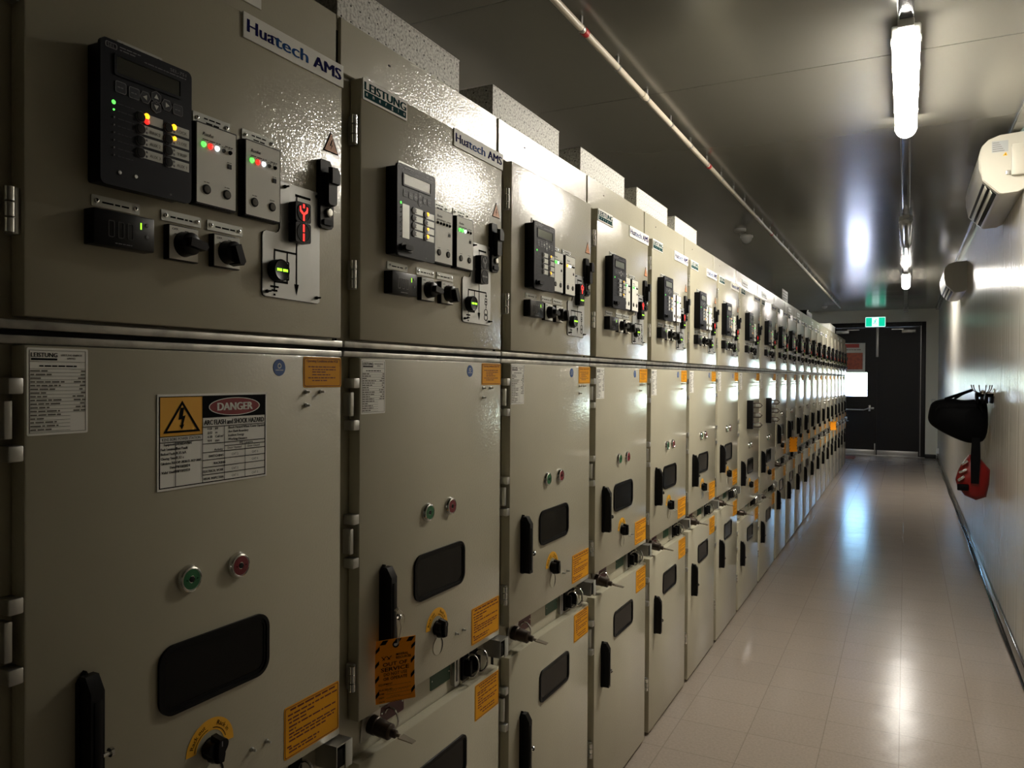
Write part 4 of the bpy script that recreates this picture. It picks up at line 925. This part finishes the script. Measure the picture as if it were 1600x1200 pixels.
s2 = MB(); s2.prism([(1.376, 1.12), (1.424, 1.12), (1.428, .99), (1.420, .80), (1.372, .80), (1.368, .98)][::-1], 0, .012, 'bag'); s2.v = [Vector((v.y, YH - .056 + v.x, v.z)) for v in s2.v]; obj('strap', loc_(s2, rb), rb)
for i, (a, c2) in enumerate((((1.322, .93), (1.352, .955)), ((1.306, .870), (1.345, .895)), ((1.300, .815), (1.332, .845)))):
    q = MB(); q.tube([(a[0], YH - .030, a[1]), ((a[0] + c2[0]) / 2, YH - .045, (a[1] + c2[1]) / 2), (c2[0], YH - .042, c2[1])], .010, 'silver', 8); obj('silver_strip', loc_(q, rb), rb)
q = MB(); q.box(1.29, 1.36, YH - .045, YH - .02, .745, .790, 'bag', .006); obj('black_patch', loc_(q, rb), rb)

# ------------------------------------------------------------------ out of service tags
def service_tag(loc, label, full, W=.084, H=.128):
    t = empty('service_tag', loc, label, 'tag', 'orange service tags hung on handles')
    fr_ = Matrix.Rotation(math.radians(-35), 4, 'Z')
    mb = MB(fr_); r_ = .006
    # card, corners cut, slight curl: strips across the height
    n = 8; bend = lambda z: .006 * math.sin((z / H) * PI)
    y0_, y1_ = -W / 2, W / 2
    vs = []; fs = []
    for i in range(n + 1):
        z = -H + H * i / n; 
        for x in (0, .0008): vs += [mb.P(bend(z) + x, y0_, z), mb.P(bend(z) + x + .000, y1_, z)]
    for i in range(n):
        a = i * 4; b_ = a + 4; fs += [(a + 2, a + 3, b_ + 3, b_ + 2), (a, b_, b_ + 1, a + 1), (a, a + 2, b_ + 2, b_), (a + 1, b_ + 1, b_ + 3, a + 3)]
    fs += [(0, 1, 3, 2), (4 * n, 4 * n + 2, 4 * n + 3, 4 * n + 1)]
    mb.add(vs, fs, 'tag'); card = obj('card', mb, t)
    def pl(mb_, pts, m_, dx=.0012):
        mb_.add([mb_.P(bend(z) + dx, y, z) for y, z in pts], [tuple(range(len(pts)))], m_)
    pr = MB(fr_)
    for i in range(4):
        z = -.016 - i * .030; s_ = .012
        pl(pr, [(y0_, z - s_), (y0_ + .008, z - s_ + .008), (y0_ + .008, z + .004), (y0_, z - .004)], 'ink'); pl(pr, [(y1_ - .008, z - s_), (y1_, z - s_ + .008), (y1_, z + .004), (y1_ - .008, z - .004)], 'ink')
    for y_ in (-.034, -.006, .022): pl(pr, [(y_, -.010), (y_ + .012, -.010), (y_ + .018, -.001), (y_ + .006, -.001)], 'ink')
    if full:
        e_ = []
        def tx(s, a, b, z, h, bold=.02):
            vs_, fs_ = text_geo(s, bold * .35, 2); mn = min(v[0] for v in vs_); mx = max(v[0] for v in vs_); kx = (b - a) / (mx - mn); kz = h / .7
            pr.add([pr.P(bend(z) + .0013 + .0003, a + (p_ - mn) * kx, z + q_ * kz) for p_, q_ in vs_], fs_, 'ink')
        tx('MINERAL', .002, .028, -.0365, .0048, .03); tx('RESOURCES', .002, .034, -.0435, .0048, .03)
        for a_ in (-.028, -.017): pl(pr, [(a_, -.043), (a_ + .002, -.043), (a_ + .010, -.035), (a_ + .008, -.035)], 'ink'); 
        for a_ in (-.030, -.019): pl(pr, [(a_, -.035), (a_ + .002, -.035), (a_ + .009, -.043), (a_ + .007, -.043)], 'ink')
        tx('OUT OF', -.026, .026, -.0560, .0075, .03); tx('SERVICE', -.030, .030, -.0665, .0078, .03); tx('DO NOT USE', -.024, .026, -.0755, .0062, .015); tx('OR OPERATE', -.025, .026, -.0845, .0062, .015)
        tx('EQUIPMENT', -.035, -.006, -.0935, .0038); tx('PLACED BY', -.035, -.006, -.104, .0038)
        for i, s in enumerate(('NAME', 'DEPT', 'DATE', 'SIGNED')): tx(s, -.035, -.035 + .0028 * len(s), -.111 - i * .0075, .003, .02)
        for z in (-.096, -.104, -.112, -.1195, -.127): pl(pr, [(-.020, z), (.034, z), (.034, z + .0005), (-.020, z + .0005)], 'redbrown')
        for (ya, za) in ((-.018, -.108), (-.012, -.118), (.006, -.107), (-.010, -.128)):
            for i in range(7): yy = ya + i * .003; pl(pr, [(yy, za + .003 * (i % 2)), (yy + .0006, za + .003 * (i % 2)), (yy + .0036, za + .003 * ((i + 1) % 2)), (yy + .003, za + .003 * ((i + 1) % 2))], 'redbrown', .0014)
    obj('print', pr, t)
    ey = MB(fr_); ey.ring(circ(0, -.012, .0070, 18), circ(0, -.012, .0042, 18), bend(-.012) + .0008, bend(-.012) + .0018, 'ink'); ey.prism(circ(0, -.012, .0042, 14), bend(-.012) + .0008, bend(-.012) + .0012, 'white'); obj('eyelet', ey, t)
    sg = MB(); sg.tube([(.004, 0, -.012), (.002, .001, .02), (0, -.001, .058)], .0008, 'string', 6).tube([(.004, .002, -.012), (.006, .010, .02), (.001, .004, .058)], .0008, 'string', 6)
    sg.tube([(0, -.004, .058), (.004, 0, .062), (.003, .006, .060), (-.002, .004, .055), (0, -.004, .058)], .0017, 'string', 6).tube([(0, .004, .060), (.004, .016, .050), (.005, .024, .036), (.004, .023, .026)], .0007, 'string', 6).tube([(0, .004, .060), (.006, .013, .050), (.007, .022, .040)], .0007, 'string', 6)
    obj('string', sg, t); return t
service_tag((.042, YB_[1] + .108, .996), 'orange OUT OF SERVICE tag tied to the middle door handle of the second cabinet', True)
service_tag((.050, YB_[10] + .12, .99), 'orange tag on the middle door handle of the eleventh cabinet', False, .10, .135)
service_tag((.060, 11.65, .925), 'farthest orange tag, hanging over the door gap near the far end of the row', False, .12, .12)
